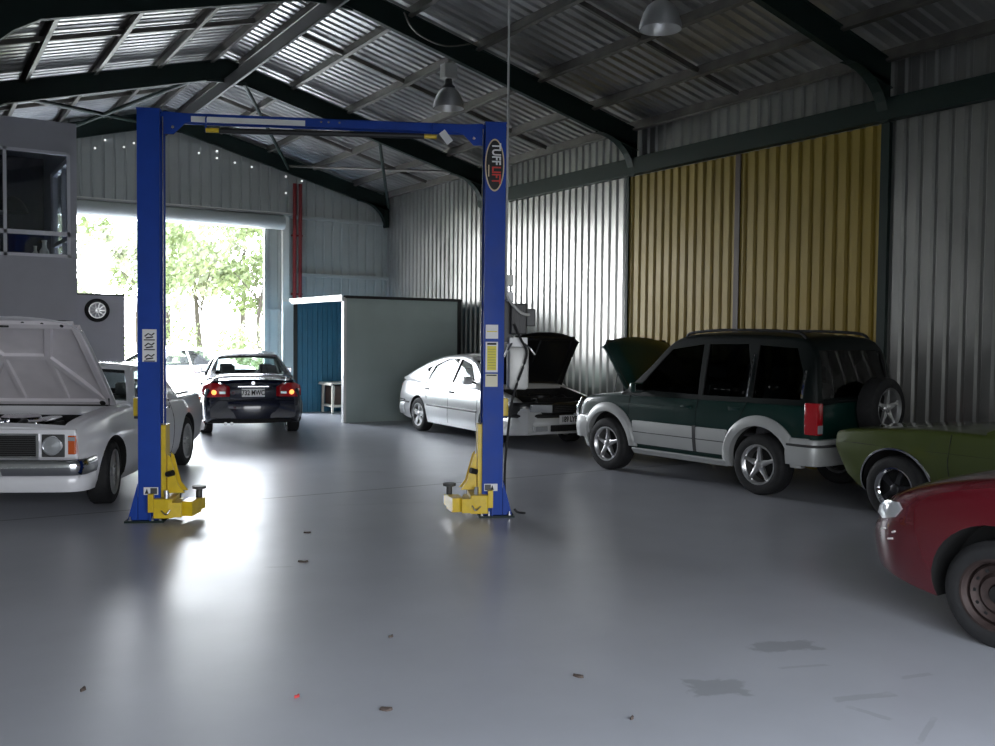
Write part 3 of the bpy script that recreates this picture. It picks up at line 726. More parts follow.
# ------------------------------------------------------------------ bits on the floor
def litter(px, py, s, label, m='leaflitter', ang=0, cat='leaf'):
    p = Pimg(px,py,2,0); bm = NB()
    n = 9; rng = random.Random(int(px*7+py))
    ring = [(s*(1 if k%2 else .75)*math.cos(2*PI*k/n)*rng.uniform(.8,1.1), s*.42*math.sin(2*PI*k/n)*rng.uniform(.7,1.2)) for k in range(n)]
    a = [bm.verts.new((x,y,0)) for x,y in ring]; b = [bm.verts.new((x*.9,y*.9,.006+.01*abs(x)/s)) for x,y in ring]
    for k in range(n): bm.faces.new([a[k],a[(k+1)%n],b[(k+1)%n],b[k]])
    bm.faces.new(b); bm.faces.new(a[::-1])
    o = obj('dry_leaf' if cat == 'leaf' else 'paper_scrap', bm, M[m]); o.location = (p.x,p.y,0); o.rotation_euler = (0,0,ang); tag(o, label, cat)
litter(303,562,.05,'dark dry leaf on the floor in front of the lift, the larger one','leaflitter',-.6)
litter(308,533,.04,'dark dry leaf on the floor behind the larger one','leaflitter',-.4)
litter(391,637,.022,'tiny dark leaf crumb in the middle of the open floor','leaflitter',.3)
litter(386,710,.04,'thin brown leaf on the floor near the bottom of the photo','leaflitter',-.7)
litter(579,677,.035,'thin brown leaf on the floor below the right lift post','leaflitter',-1.1)
litter(297,697,.022,'tiny red scrap on the floor at the bottom of the photo','redbit',.4,'scrap')
litter(83,690,.028,'small dark leaf on the floor at the lower left','leaflitter',.9)
litter(632,719,.018,'tiny brown leaf crumb near the bottom centre right of the floor','leaflitter',.5)
UTE = (1.691, 12.043, -118.4, 47)
SED = (5.56, 18.05, 76)
SAAB = (8.815, 14.246, -91, 56)
SUV = (8.895, 8.774, 95, 50)
OLV = (9.0, 4.45, 91)
RED = (6.12, 2.04, 94)
WHT = (5.75, 25.2, 197, -.02)

# ------------------------------------------------------------------ cars
class Car:
    """local frame: x forward, y left, z up, origin on the ground midway between the axles"""
    def __init__(s, name, label, loc, rz, paint, **k):
        s.root = thing(name, label, 'car', loc, rz); s.paint = paint; s.__dict__.update(k)
    # body surface half width
    def g(s, z): return interp(s.gk, z)
    def y(s, x, z):
        zb = interp(s.belt, x)
        if z <= zb or not s.roof: return interp(s.W, x)*s.g(z)
        yb = interp(s.W, x)*s.g(zb)
        t = min(1, (z-zb)/(s.roofmax-zb)); return yb - s.tumble*(t**1.15) - .012
    def side(s, x, zt, n=9, inset=0, r=.045):
        return None
    def lower(s, cut=()):
        xs = []
        a, b = s.xr, s.xf
        e = .30
        for k in range(9): xs.append(a + e*(1-math.cos(k/8*PI/2)))
        m = int((b-a-2*e)/.07)
        for k in range(1, m): xs.append(a+e+(b-a-2*e)*k/m)
        for k in range(9): xs.append(b - e*(1-math.cos((8-k)/8*PI/2)))
        rings = []
        for x in xs:
            zb, zt = interp(s.zb, x), interp(s.zt, x); r = s.rsh
            half = [(0,zb),( .55,zb)]
            W = interp(s.W, x); pts = [(0,zb),(W*s.g(zb)*.6,zb)]
            n = 9
            for k in range(n):
                z = zb + (zt-r-zb)*k/(n-1); pts.append((W*s.g(z), z))
            w0 = W*s.g(zt-r)
            for k in range(1, 5):
                t = k/4*PI/2; pts.append((w0-r*1.3*(1-math.cos(t)), zt-r+r*math.sin(t)))
            we = w0-r*1.3
            for f in (.75,.5,.25,0): pts.append((we*f, zt+s.crown*(1-f*f)))
            def sh(x, z):
                t = 0
                if x > s.xf-.5: t = interp(s.rf, z)*((x-(s.xf-.5))/.5)**2
                if x < s.xr+.5: t = -interp(s.rr, z)*(((s.xr+.5)-x)/.5)**2
                return x+t
            ring = [(sh(x,z), y, z) for y, z in pts] + [(sh(x,z), -y, z) for y, z in pts[-2:0:-1]]
            rings.append(ring)
        bm = NB(); loft(bm, rings)
        cuts = []
        for xw in (s.xa, -s.xa):
            for sg in (1, -1):
                c = NB(); tube(c, [(xw, sg*(interp(s.W,xw)-.32), s.zarch), (xw, sg*(interp(s.W,xw)+.3), s.zarch)], s.ra, 36); cuts.append((c, M['gap']))
        if s.cabcut:
            x0, x1, w, z0 = s.cabcut; c = NB(); box(c, (x0,-w,z0), (x1,w,2.2)); cuts.append((c, M['interior']))
        for cc in cut: cuts.append(cc)
        me = boolean(bm, cuts, M[s.paint])
        o = obj('body', me, None, s.root, 32); return o
    def ghrings(s, inset=0):
        rf = s.roof; x0, x1 = rf[0][0], rf[-1][0]; xs = []
        n = s.ghn; 
        for k in range(n+1): xs.append(x0+(x1-x0)*k/n)
        rings = []
        for x in xs:
            zb = interp(s.belt, x) - (.02 if not inset else .10)
            zt = max(interp(rf, x), interp(s.belt, x)+.012) - inset
            zt = max(zt, zb+.004)
            r = min(.06, (zt-zb)*.45)
            pts = []
            for k in range(7):
                z = zb+(zt-r-zb)*k/6; pts.append((s.y(x, z)-inset, z))
            w0 = pts[-1][0]
            for k in range(1,4):
                t = k/3*PI/2; pts.append((w0-r*1.2*(1-math.cos(t)), zt-r+r*math.sin(t)))
            we = w0-r*1.2
            for f in (.75,.5,.25,0): pts.append((we*f, zt+.035*(1-f*f)))
            rings.append([(x,y,z) for y,z in pts]+[(x,-y,z) for y,z in pts[-2::-1]])
        return rings
    def cabin(s):
        bm = NB(); loft(bm, s.ghrings())
        inn = NB(); rr = s.ghrings(.045); loft(inn, rr[1:-1]); cuts = [(inn, M['interior'])]
        for poly in s.windows:
            c = NB(); prism(c, [(x,-1.3,z) for x,z in poly], (0,2.6,0)); cuts.append((c, M['gap']))
        for (x0,z0,w0,x1,z1,w1) in s.screens:      # lower edge and upper edge of front / rear glass
            d = Vector((x1-x0,0,z1-z0)).normalized(); nrm = Vector((-d.z,0,d.x))*.22
            P = [Vector((x0,-w0,z0)),Vector((x0,w0,z0)),Vector((x1,w1,z1)),Vector((x1,-w1,z1))]
            c = NB(); prism(c, [p-nrm for p in P], nrm*2); cuts.append((c, M['gap']))
        me = boolean(bm, cuts, M[getattr(s,'roofpaint',s.paint)])
        cb = obj('cabin', me, None, s.root, 35)
        for poly in s.windows:
            for sg in (1,-1):
                g = NB(); vs = [g.verts.new((x, sg*(s.y(x,z)-.018), z)) for x,z in poly]; g.faces.new(vs)
                bmesh.ops.triangulate(g, faces=g.faces[:]); obj('side_window', g, M[s.gl], cb)
        for i,(x0,z0,w0,x1,z1,w1) in enumerate(s.screens):
            g = NB(); A=[];B=[]
            for k in range(9):
                f = k/4-1; A.append((x0, w0*f, z0+.03*(1-f*f)-.012)); B.append((x1, w1*f, z1+.03*(1-f*f)-.012))
            strip(g, A, B); obj('windscreen' if i == 0 else 'rear_window', g, M[s.gl], cb, 60)
        return cb
    def seats(s, rows, z=.35, top=1.12, m='seat'):
        for x in rows:
            for sg in (1,-1):
                b = NB(); box(b, (x-.05,sg*.36-.24,z), (x+.45,sg*.36+.24,z+.16), bevel=.04); st = obj('car_seat', b, M[m], s.root, 40)
                b = NB(); box(b, (-.08,-.23,0), (.06,.23,top-z-.28), Matrix.Translation((x-.05,sg*.36,z+.1))@Matrix.Rotation(R(-12),4,'Y'), bevel=.04); obj('backrest', b, M[m], st, 40)
                b = NB(); box(b, (-.05,-.12,0), (.05,.12,.16), Matrix.Translation((x-.17,sg*.36,top-.14))@Matrix.Rotation(R(-10),4,'Y'), bevel=.03); obj('headrest', b, M[m], st, 40)
    def steering(s, x, z=.93, side=-1):
        b = NB(); c = Matrix.Translation((x, side*.36, z))@Matrix.Rotation(R(-65),4,'Y'); n=24
        rings=[]
        for k in range(n):
            a=2*PI*k/n; rings.append([c@Vector(((.18+.014*math.cos(t))*math.cos(a),(.18+.014*math.cos(t))*math.sin(a),.014*math.sin(t))) for t in (0,PI/2,PI,3*PI/2)])
        rings.append(rings[0]); loft(b, rings, True, False)
        bar(b, c@Vector((-.17,0,0)), c@Vector((.17,0,0)), .03, .02); obj('steering_wheel', b, M['black'], s.root, 60)
        b = NB(); box(b, (x+.08,-.66,.55), (x+.42,.66,z+.02), bevel=.03); obj('dashboard', b, M['interior'], s.root, 40)
    # strips following the side surface ------------------------------------
    def band(s, name, x0, x1, z0, z1, m, off=.012, th=.03, sides=(1,-1), parent=None, n=24, zf=None, label=None):
        out = []
        for sg in sides:
            b = NB(); rings = []
            for k in range(n+1):
                x = x0+(x1-x0)*k/n; dz = zf(x) if zf else 0; a, c = z0+dz, z1+dz; m1 = (a+c)/2
                e = min(.012, (c-a)*.3)
                rings.append([(x,sg*(s.y(x,a)-th),a),(x,sg*(s.y(x,a)+off-e*.5),a),(x,sg*(s.y(x,a)+off),a+e),(x,sg*(s.y(x,m1)+off),m1),(x,sg*(s.y(x,c)+off),c-e),(x,sg*(s.y(x,c)+off-e*.5),c),(x,sg*(s.y(x,c)-th),c)])
            loft(b, rings); o = obj(name, b, M[m], parent or s.root, 40)
            if label: o['label'] = label
            out.append(o)
        return out
    def patch(s, name, poly, m, off=.008, th=.02, sides=(1,-1), parent=None):
        out = []
        for sg in sides:
            b = NB(); A=[b.verts.new((x,sg*(s.y(x,z)+off),z)) for x,z in poly]; B=[b.verts.new((x,sg*(s.y(x,z)-th),z)) for x,z in poly]
            b.faces.new(A); b.faces.new(B[::-1]); n=len(A)
            for i in range(n): b.faces.new([A[i],A[(i+1)%n],B[(i+1)%n],B[i]])
            out.append(obj(name, b, M[m], parent or s.root, 30))
        return out
    def gapline(s, pts, w=.008, parent=None):
        """panel gap drawn on the flanks through (x,z) points"""
        for sg in (1,-1):
            b = NB(); P = curvepts([(x,0,z) for x,z in pts], 5); P = [Vector((p.x, sg*(s.y(p.x,p.z)-.001), p.z)) for p in P]
            tube(b, P, w*.6, 4); obj('door_seam', b, M['gap'], parent or s.root)
    def flare(s, r0, r1, off, m, a0=-10, a1=190, th=.05, name='wheel_arch_flare', xs=None, zc=None):
        for xw in (xs or (s.xa, -s.xa)):
            for sg in (1,-1):
                b = NB(); rings = []
                z0 = zc or s.zarch
                for k in range(29):
                    a = R(a0+(a1-a0)*k/28); c, sn = math.cos(a), math.sin(a); pr = []
                    def pp(r, o):
                        x, z = xw+r*c, z0+r*sn; return (x, sg*(min(s.y(x, max(z,s.gk[0][0])), 9)+o), z)
                    rings.append([pp(r0,-th), pp(r0,off*.9), pp(r0+(r1-r0)*.12,off), pp(r0+(r1-r0)*.7,off), pp(r1,off*.35), pp(r1,-th)])
                loft(b, rings); obj(name, b, M[m], s.root, 40)
    def bumper(s, name, front, z0, z1, out, wrap, m, rnd=.25, h_in=.06, label=None, bow=.05, yo=.015):
        """moulding wrapped around the front or rear end"""
        sg = 1 if front else -1; xe = s.xf if front else s.xr; W = interp(s.W, xe-sg*.35)*s.g((z0+z1)/2)+yo
        path = []
        path.append((xe-sg*wrap, W)); 
        for k in range(9):
            a = k/8*PI/2; path.append((xe+sg*(out-rnd-bow)+sg*rnd*math.sin(a), W-rnd+rnd*math.cos(a)))
        for k in range(1,8):
            f = 1-k/8*1.0; yy=(W-rnd)*f; path.append((xe+sg*(out-bow+bow*(1-f*f)), yy))
        path = path + [(x,-y) for x,y in path[::-1]]
        rings = []; n=len(path); zm=(z0+z1)/2; hh=(z1-z0)/2
        for i,(x,y) in enumerate(path):
            a = Vector(path[max(i-1,0)]); b_ = Vector(path[min(i+1,n-1)]); d=(b_-a).normalized(); nr=Vector((-d.y,d.x))
            if (nr.x*(x-(xe-sg*.8))+nr.y*y) < 0: nr=-nr
            sec=[(-h_in,-hh),( -.006,-hh),(0,-hh*.8),(.012,-hh*.2),(.012,hh*.35),(0,hh*.85),(-.01,hh),(-h_in,hh)]
            rings.append([(x+nr.x*o,y+nr.y*o,zm+z) for o,z in sec])
        b = NB(); loft(b, rings); o = obj(name, b, M[m], s.root, 40)
        if label: o['label'] = label
        return o
    def mirror(s, x, z, m, side=(1,-1)):
        for sg in side:
            yb = s.y(x, z); b = NB()
            box(b, (x-.05,min(sg*(yb+.03),sg*(yb+.20)),z+.0), (x+.05,max(sg*(yb+.03),sg*(yb+.20)),z+.13), bevel=.03)
            mo = obj('door_mirror', b, M[m], s.root, 40)
            b = NB(); bar(b, (x+.03,sg*(yb-.03),z+.02),(x+.02,sg*(yb+.06),z+.05),.05,.03); obj('mirror_arm', b, M['black'], mo)
            b = NB(); box(b, (x-.054,min(sg*(yb+.05),sg*(yb+.185)),z+.02), (x-.049,max(sg*(yb+.05),sg*(yb+.185)),z+.11)); obj('mirror_glass', b, M['chrome'], mo)
    def handle(s, x, z, m='black', l=.14):
        for sg in (1,-1):
            b = NB(); yb=s.y(x,z); box(b, (x-l/2,min(sg*(yb-.01),sg*(yb+.025)),z-.018),(x+l/2,max(sg*(yb-.01),sg*(yb+.025)),z+.018),bevel=.008); obj('door_handle', b, M[m], s.root, 40)
    def plate(s, x, z, text, front=True, dx=.02, y=0, label=None):
        sg = 1 if front else -1; b = NB(); box(b, (x,y-.186,z-.067),(x+sg*.006,y+.186,z+.067)) if sg>0 else box(b,(x-.006,y-.186,z-.067),(x,y+.186,z+.067))
        p = obj('number_plate', b, M['plate'], s.root)
        letter('plate_text', text, .118, M['ink'], p, (x+sg*.008, y, z-.002), (R(90),0,R(90) if front else R(-90)), .003, .74)
        return p
    def wheels(s, Rt, rim, width, style, track=None, spoke_rot=0):
        t0 = None
        for xw in (s.xa,-s.xa):
            for sg in (1,-1):
                yo = (track or interp(s.W,xw)) - .015
                b = NB(); w=width; n_=48
                prof=[(rim*.97,-w*.42),(rim,-w*.48),(rim+.02,-w*.5),(Rt-.045,-w*.53),(Rt-.018,-w*.47),(Rt,-w*.36),(Rt,w*.36),(Rt-.018,w*.47),(Rt-.045,w*.53),(rim+.02,w*.5),(rim,w*.48),(rim*.97,w*.42)]
                lathe(b, prof, n_, 'y', cap=False)
                wl = obj('wheel', b, M['rubber'], s.root, 40); wl.location=(xw,sg*(yo-w/2),Rt); 
                if sg < 0: wl.rotation_euler=(0,0,PI)
                # rim built on the +y side
                rm = 'rustrim' if style=='steel' else ('alloy' if style!='mag' else 'chrome')
                b = NB(); lathe(b, [(rim*.90,w*.42),(rim*.97,w*.50),(rim*1.03,w*.50),(rim*1.02,w*.40),(rim*.90,w*.30),(rim*.86,-w*.4),(rim*.97,-w*.46),(rim*.97,-w*.43),(rim*.84,-w*.38),(rim*.84,w*.28)], 44, 'y', cap=False)
                ri = obj('rim', b, M[rm], wl, 40)
                b = NB(); disc = w*.10; lathe(b, [(0,-w*.12),(rim*.85,-w*.12),(rim*.85,-w*.10),(0,-w*.10)], 36, 'y'); obj('brake_drum', b, M['gap'], wl)
                b = NB()
                if style in ('star','five','saab'):
                    ns=5; wi={'star':.075,'five':.10,'saab':.10}[style]; wo={'star':.045,'five':.085,'saab':.12}[style]
                    for k in range(ns):
                        a=2*PI*k/ns+PI/2+spoke_rot; c,sn=math.cos(a),math.sin(a); tx,tz=-sn,c
                        def q(r,o,y): return (r*c+o*tx, y, r*sn+o*tz)
                        loft(b, [[q(rr,-ww,yy-.03),q(rr,-ww,yy),q(rr,-ww*.3,yy+.008),q(rr,ww*.3,yy+.008),q(rr,ww,yy),q(rr,ww,yy-.03)] for rr,ww,yy in ((rim*.10,wi*.45,w*.36),(rim*.35,wi*.42,w*.38),(rim*.65,wo*.42,w*.39),(rim*.93,wo*.5,w*.40))])
                    obj('spokes', b, M['alloy'], ri, 35)
                elif style=='mag':
                    for k in range(5):
                        a=2*PI*k/5+PI/2+spoke_rot; c,sn=math.cos(a),math.sin(a); tx,tz=-sn,c
                        def q(r,o,y): return (r*c+o*tx, y, r*sn+o*tz)
                        loft(b, [[q(rr,-ww,yy-.03),q(rr,-ww,yy),q(rr,ww,yy),q(rr,ww,yy-.03)] for rr,ww,yy in ((rim*.1,.03,w*.30),(rim*.5,.022,w*.30),(rim*.88,.030,w*.18))])
                    obj('spokes', b, M['darkalloy'], ri, 35)
                elif style=='multi':
                    for k in range(14):
                        a=2*PI*k/14; 
                        for da in (-.10,.10):
                            bar(b,(rim*.2*math.cos(a),w*.25,rim*.2*math.sin(a)),(rim*.9*math.cos(a+da),w*.36,rim*.9*math.sin(a+da)),.014,.02,(0,1,0))
                    obj('spokes', b, M['alloy'], ri)
                elif style=='steel':
                    lathe(b,[(rim*.88,w*.2),(rim*.80,w*.30),(rim*.62,w*.16),(rim*.50,w*.30),(rim*.30,w*.24),(rim*.28,w*.10),(rim*.80,w*.05),(rim*.88,w*.1)],40,'y',cap=False)
                    di = obj('wheel_disc', b, M['rustrim'], ri, 40)
                    for k in range(12):
                        a=2*PI*k/12; b=NB(); c=(rim*.70*math.cos(a),0,rim*.70*math.sin(a)); lathe(b,[(0,w*.235),(.011,w*.235),(.011,w*.255),(0,w*.255)],8,'y',center=c)
                        if k==0: vb=NB(); vb.free()
                        obj('vent_hole', b, M['gap'], ri)
                if style!='steel':
                    b=NB(); lathe(b,[(0,w*.30),(rim*.22,w*.30),(rim*.22,w*.42),(rim*.17,w*.45),(0,w*.455)],24,'y'); obj('centre_cap', b, M['alloy' if style!='mag' else 'darkalloy'], ri, 40)
                else:
                    b=NB(); lathe(b,[(0,w*.08),(rim*.26,w*.08),(rim*.24,w*.34),(0,w*.37)],24,'y'); obj('hub', b, M['gap'], ri, 40)
    def hood(s, x0, x1, hw0, hw1, ang, m_out, m_in, ribs, thick=.035, zoff=.0, flange=.05):
        """open rear-hinged bonnet: hinge line at x0 (cowl), free edge x1"""
        zc = interp(s.zt, x0)+zoff; L = x1-x0; n=10; c,sn=math.cos(ang),math.sin(ang)
        def P(u, v, w):   # u along length 0..1, v across -1..1, w normal offset (up when closed)
            x=u*L; hw=hw0+(hw1-hw0)*u; yy=v*hw
            z=interp(s.zt,x0+x)-interp(s.zt,x0)+s.crown*(1-v*v)*1.2 - (0.05*max(0,(abs(v)-.85)/.15)**2 if flange else 0)
            if u>.93: x-=.03*((u-.93)/.07)*abs(v)**3*3; 
            x -= .10*abs(v)**2.5*u*s.hoodround
            z+=w
            return Vector((x0+x*c-z*sn, yy, zc+x*sn+z*c))
        b=NB(); U=[k/n for k in range(n+1)]; V=[-1+2*k/12 for k in range(13)]
        top=[[b.verts.new(P(u,v,0)) for v in V] for u in U]; bot=[[b.verts.new(P(u,v,-thick*.5)) for v in V] for u in U]
        for i in range(n):
            for j in range(12):
                b.faces.new([top[i][j],top[i+1][j],top[i+1][j+1],top[i][j+1]]); b.faces.new([bot[i][j],bot[i][j+1],bot[i+1][j+1],bot[i+1][j]])
        for i in range(n):
            for j in (0,12):
                b.faces.new([top[i][j],top[i+1][j],bot[i+1][j],bot[i][j]])
        for j in range(12):
            for i in (0,n): b.faces.new([top[i][j],top[i][j+1],bot[i][j+1],bot[i][j]])
        ho=obj('open_bonnet', b, M[m_out], s.root, 45)
        # inner frame: perimeter and ribs
        def rib(pts, w, h=.03):
            pts=[P(u,v,-thick*.5-h*.4) for u,v in pts]; bb=NB(); rings=[]
            for i,p in enumerate(pts):
                d=(pts[min(i+1,len(pts)-1)]-pts[max(i-1,0)]).normalized(); nn=Vector((-sn,0,c)); sd=d.cross(nn).normalized()
                rings.append([p+sd*w/2+nn*h*.5, p-sd*w/2+nn*h*.5, p-sd*w*.3-nn*h*.5, p+sd*w*.3-nn*h*.5])
            loft(bb, rings); obj('inner_rib', bb, M[m_in], ho, 30)
        if ribs:
            pb=NB(); g0=[[pb.verts.new(P(.03+.94*k/8,-.94+1.88*j/8,-thick*.5-.004)) for j in range(9)] for k in range(9)]
            for i in range(8):
                for j in range(8): pb.faces.new([g0[i][j],g0[i][j+1],g0[i+1][j+1],g0[i+1][j]])
            obj('inner_panel', pb, M[m_in], ho, 60)
        for r in ribs: rib([(a,b_) for a,b_ in r[0]], r[1], r[2])
        return ho, P
    def engine(s, x0, x1, w, z, chrome=False):
        b=NB(); box(b,(x0,-w,z-.45),(x1,w,z-.40)); e=obj('engine_bay_floor', b, M['engine'], s.root)
        b=NB(); box(b,(x0+.15,-.28,z-.38),(x1-.3,.28,z-.08),bevel=.03); eb=obj('engine_block', b, M['engine'], s.root, 30)
        b=NB(); lathe(b,[(0,0),(.19,0),(.19,.07),(.16,.09),(0,.09)],28,center=((x0+x1)/2-.05,0,z-.08)); obj('air_cleaner', b, M['chrome' if chrome else 'black'], eb, 40)
        b=NB(); box(b,(x1-.14,-.36,z-.38),(x1-.08,.36,z-.03)); obj('radiator', b, M['black'], s.root)
        b=NB(); box(b,(x1-.45,w-.28,z-.35),(x1-.2,w-.08,z-.10),bevel=.01); obj('battery', b, M['darkgrey'], s.root)
        b=NB(); tube(b,curvepts([(x1-.1,.2,z-.06),(x1-.25,.22,z-.02),(x1-.4,.12,z-.08)],6),.03,10); obj('radiator_hose', b, M['black'], eb, 40)
        for sg in (1,-1):
            b=NB(); box(b,(x0+.2,sg*.2-.07,z-.1),(x1-.4,sg*.2+.07,z-.03),bevel=.02); obj('rocker_cover', b, M['chrome' if chrome else 'engine'], eb, 40)

def hp(o, p): o.location = p

# ---- 1. white utility (left), bonnet open ---------------------------------
ute = Car('utility_car', 'white classic utility car with its bonnet open behind the left post of the blue lift', (UTE[0],UTE[1],0), R(UTE[2]), 'p_white',
    xa=1.44, xf=2.22, xr=-2.62, ra=.375, zarch=.33, rsh=.07, crown=.03, ghn=50, hoodround=.1,
    gk=[(.15,.86),(.25,.95),(.40,.985),(.58,1.0),(.74,.985),(.86,.94),(1.0,.89)],
    W=[(-2.62,.80),(-2.5,.86),(-2.2,.91),(-1.4,.94),(0,.945),(1.4,.945),(1.9,.91),(2.12,.88),(2.22,.86)],
    zb=[(-2.62,.42),(-2.0,.30),(-1.2,.20),(1.4,.19),(2.0,.25),(2.22,.34)],
    zt=[(-2.62,.90),(-2.2,.935),(-1.2,.94),(-.4,.945),(.9,.96),(1.6,.93),(2.1,.88),(2.22,.83)],
    rf=[(.2,-.10),(.42,-.02),(.6,.0),(.85,-.03)], rr=[(.3,-.05),(.6,0),(.9,-.02)],
    belt=[(-1.2,.945),(.75,.955)], roof=[(-1.17,.97),(-1.07,1.12),(-.85,1.34),(-.6,1.375),(-.12,1.375),(.06,1.33),(.38,1.12),(.68,.97)], roofmax=1.375, tumble=.20,
    windows=[[(.48,.985),(.04,1.30),(-.60,1.31),(-.68,.99)]],
    screens=[(.62,.995,.79,.10,1.325,.60),(-1.13,1.03,.62,-.89,1.315,.54)], cabcut=(-1.05,.33,.76,.5), gl='glass')
bay = NB(); box(bay, (.82,-.70,.35), (2.13,.70,1.4))
bed = NB(); box(bed, (-2.52,-.74,.45), (-1.25,.74,1.4))
ute.lower([(bay, M['engine']), (bed, M['gap'])]); ute.cabin()
ute.engine(.85, 2.12, .68, .90, True)
ute.wheels(.325, .225, .22, 'multi')
b = NB(); box(b, (-2.54,-.77,.945), (-1.24,.77,.965), bevel=.008); obj('tonneau_cover', b, M['p_white'], ute.root)
ribs = [([(.05,-.9),(.05,.9)],.10,.03), ([(.95,-.9),(.95,.9)],.10,.03), ([(.05,.90),(.95,.90)],.10,.03), ([(.05,-.90),(.95,-.90)],.10,.03),
        ([(.55,.30),(.55,-.30)],.09,.035), ([(.55,.30),(.08,.82)],.09,.035), ([(.55,-.30),(.08,-.82)],.09,.035), ([(.55,.30),(.93,.55)],.09,.035), ([(.55,-.30),(.93,-.55)],.09,.035),
        ([(.08,.30),(.55,.30)],.07,.025), ([(.08,-.30),(.55,-.30)],.07,.025)]
ho, HP = ute.hood(.75, 2.20, .76, .74, R(44), 'p_white', 'p_under', ribs, thick=.03)
for v in (-.75,-.5,-.25,.25,.5,.75):
    b=NB(); p=HP(.955,v,-.055); tube(b,[p,p+(HP(.955,v,-.2)-HP(.955,v,0)).normalized()*.006],.018,10); obj('buffer', b, M['black'], ho)
for v in (-.8,.8):
    b=NB(); p=HP(.06,v,-.05); tube(b,[p,p+(HP(.06,v,-.2)-HP(.06,v,0)).normalized()*.008],.032,14); obj('access_hole', b, M['gap'], ho)
    b=NB(); q=HP(.12,v*1.14,-.03); tube(b,[(.80,v*.85,.84),(.92,v*.88,.93),q],.012,8); obj('hinge', b, M['black'], ho)
b=NB(); p=HP(.94,0,-.08); tube(b,[p,p+Vector((0,0,-.02))],.05,10); obj('latch', b, M['engine'], ho)
# nose of the utility
X=ute.xf
b=NB(); box(b,(X-.06,-.83,.56),(X+.0,.83,.84),bevel=.02); nose=obj('nose_panel', b, M['p_white'], ute.root, 40)
b=NB(); box(b,(X-.02,-.50,.565),(X+.03,.50,.80)); 
gr=obj('grille_frame', b, M['chrome'], ute.root)
b=NB(); box(b,(X+.0,-.475,.585),(X+.034,.475,.78)); obj('grille', b, M['gap'], gr)
for k in range(9):
    b=NB(); z=.60+k*.0205; box(b,(X+.034,-.47,z),(X+.038,.47,z+.006)); obj('grille_bar', b, M['darkgrey'], gr)
for sg in (1,-1):
    y=sg*.625
    b=NB(); box(b,(X-.02,y-.105,.575),(X+.012,y+.105,.79),bevel=.006); bz=obj('headlight_surround', b, M['darkgrey'], ute.root)
    b=NB(); lathe(b,[(0,.012),(.088,.012),(.088,.035),(.078,.045),(.078,.03),(.0,.05)],32,'x',center=(X,y,.685)); obj('headlight', b, M['lens'], bz, 40)
    b=NB(); lathe(b,[(.078,.03),(.090,.045),(.094,.03),(.094,.012),(.078,.012)],32,'x',center=(X,y,.685),cap=False); obj('headlight_ring', b, M['chrome'], bz, 40)
    ya=sg*.795
    b=NB(); box(b,(X-.03,ya-.035,.60),(X+.008,ya+.035,.78),bevel=.006); ind=obj('indicator', b, M['amber'], ute.root)
    b=NB(); box(b,(X-.02,ya-.03,.73),(X+.012,ya+.03,.765)); obj('clear_lens', b, M['lens'], ind)
    b=NB(); box(b,(-2.66,sg*.74-.08,.55),(-2.60,sg*.74+.06,.85),bevel=.01); obj('tail_light', b, M['redlens'], ute.root)
ute.bumper('front_bumper', True, .41, .56, .12, .30, 'chrome', .16, .05, 'chrome front bumper', .03)
ute.bumper('front_valance', True, .24, .41, .02, .3, 'p_white', .2, .1, None, .02)
ute.bumper('rear_bumper', False, .38, .50, .06, .25, 'chrome', .16, .05, 'chrome rear bumper', .03)
ute.plate(X+.135, .42, '482 RBK')
for w_ in ute.root.children:
    if w_.name.startswith('wheel') and w_.location.x > 0: w_.rotation_euler.z += R(7)
ute.mirror(.36, .99, 'chrome')
ute.handle(-.55, .84, 'chrome'); ute.gapline([(.58,.93),(.60,.6),(.56,.28)]); ute.gapline([(-.74,.93),(-.74,.6),(-.74,.26)]); ute.gapline([(.56,.28),(0,.245),(-.74,.26)])
ute.seats((-.5,), .32, 1.12); ute.steering(.06, .92)
b=NB(); box(b,(.83,-.70,.86),(.85,.70,.955)); obj('cowl_panel', b, M['p_white'], ute.root)
b=NB(); tube(b,[(.68,-.5,.99),(.50,-.1,1.08)],.008,6); obj('wiper', b, M['black'], ute.root)

# ---- 2. navy sedan (rear view) --------------------------------------------
sed = Car('sedan', 'dark navy sedan seen from behind with lit tail lights and a boot spoiler', (SED[0],SED[1],0), R(SED[2]), 'p_navy',
    xa=1.36, xf=2.35, xr=-2.38, ra=.36, zarch=.32, rsh=.10, crown=.03, ghn=50, hoodround=.3,
    gk=[(.15,.88),(.25,.955),(.45,1.0),(.62,1.0),(.80,.96),(.95,.88),(1.1,.80)],
    W=[(-2.38,.70),(-2.33,.76),(-2.2,.81),(-1.9,.845),(-1.3,.865),(0,.87),(1.3,.86),(1.9,.82),(2.2,.74),(2.35,.62)],
    zb=[(-2.38,.34),(-2.2,.24),(-1.3,.19),(1.4,.18),(2.35,.25)],
    zt=[(-2.38,.90),(-2.3,.955),(-1.95,.975),(-1.5,.98),(-.5,.94),(.95,.94),(1.8,.82),(2.25,.68),(2.35,.60)],
    rf=[(.2,-.08),(.5,0),(.7,-.1)], rr=[(.25,-.07),(.36,.03),(.55,.03),(.65,-.03),(.95,-.08)],
    belt=[(-1.75,.97),(-.5,.93),(1.05,.93)], roof=[(-1.78,.985),(-1.5,1.08),(-1.0,1.30),(-.7,1.385),(-.2,1.42),(.1,1.40),(.35,1.33),(.75,1.12),(1.08,.95)], roofmax=1.42, tumble=.25,
    windows=[[(.66,.98),(.28,1.26),(-.12,1.345),(-.16,.965)],[(-.22,.965),(-.19,1.35),(-.66,1.33),(-.98,1.20),(-.98,1.0)]],
    screens=[(.95,.99,.66,.30,1.345,.54),(-1.60,1.035,.60,-.92,1.335,.52)], cabcut=(-1.2,.8,.68,.5), gl='glass')
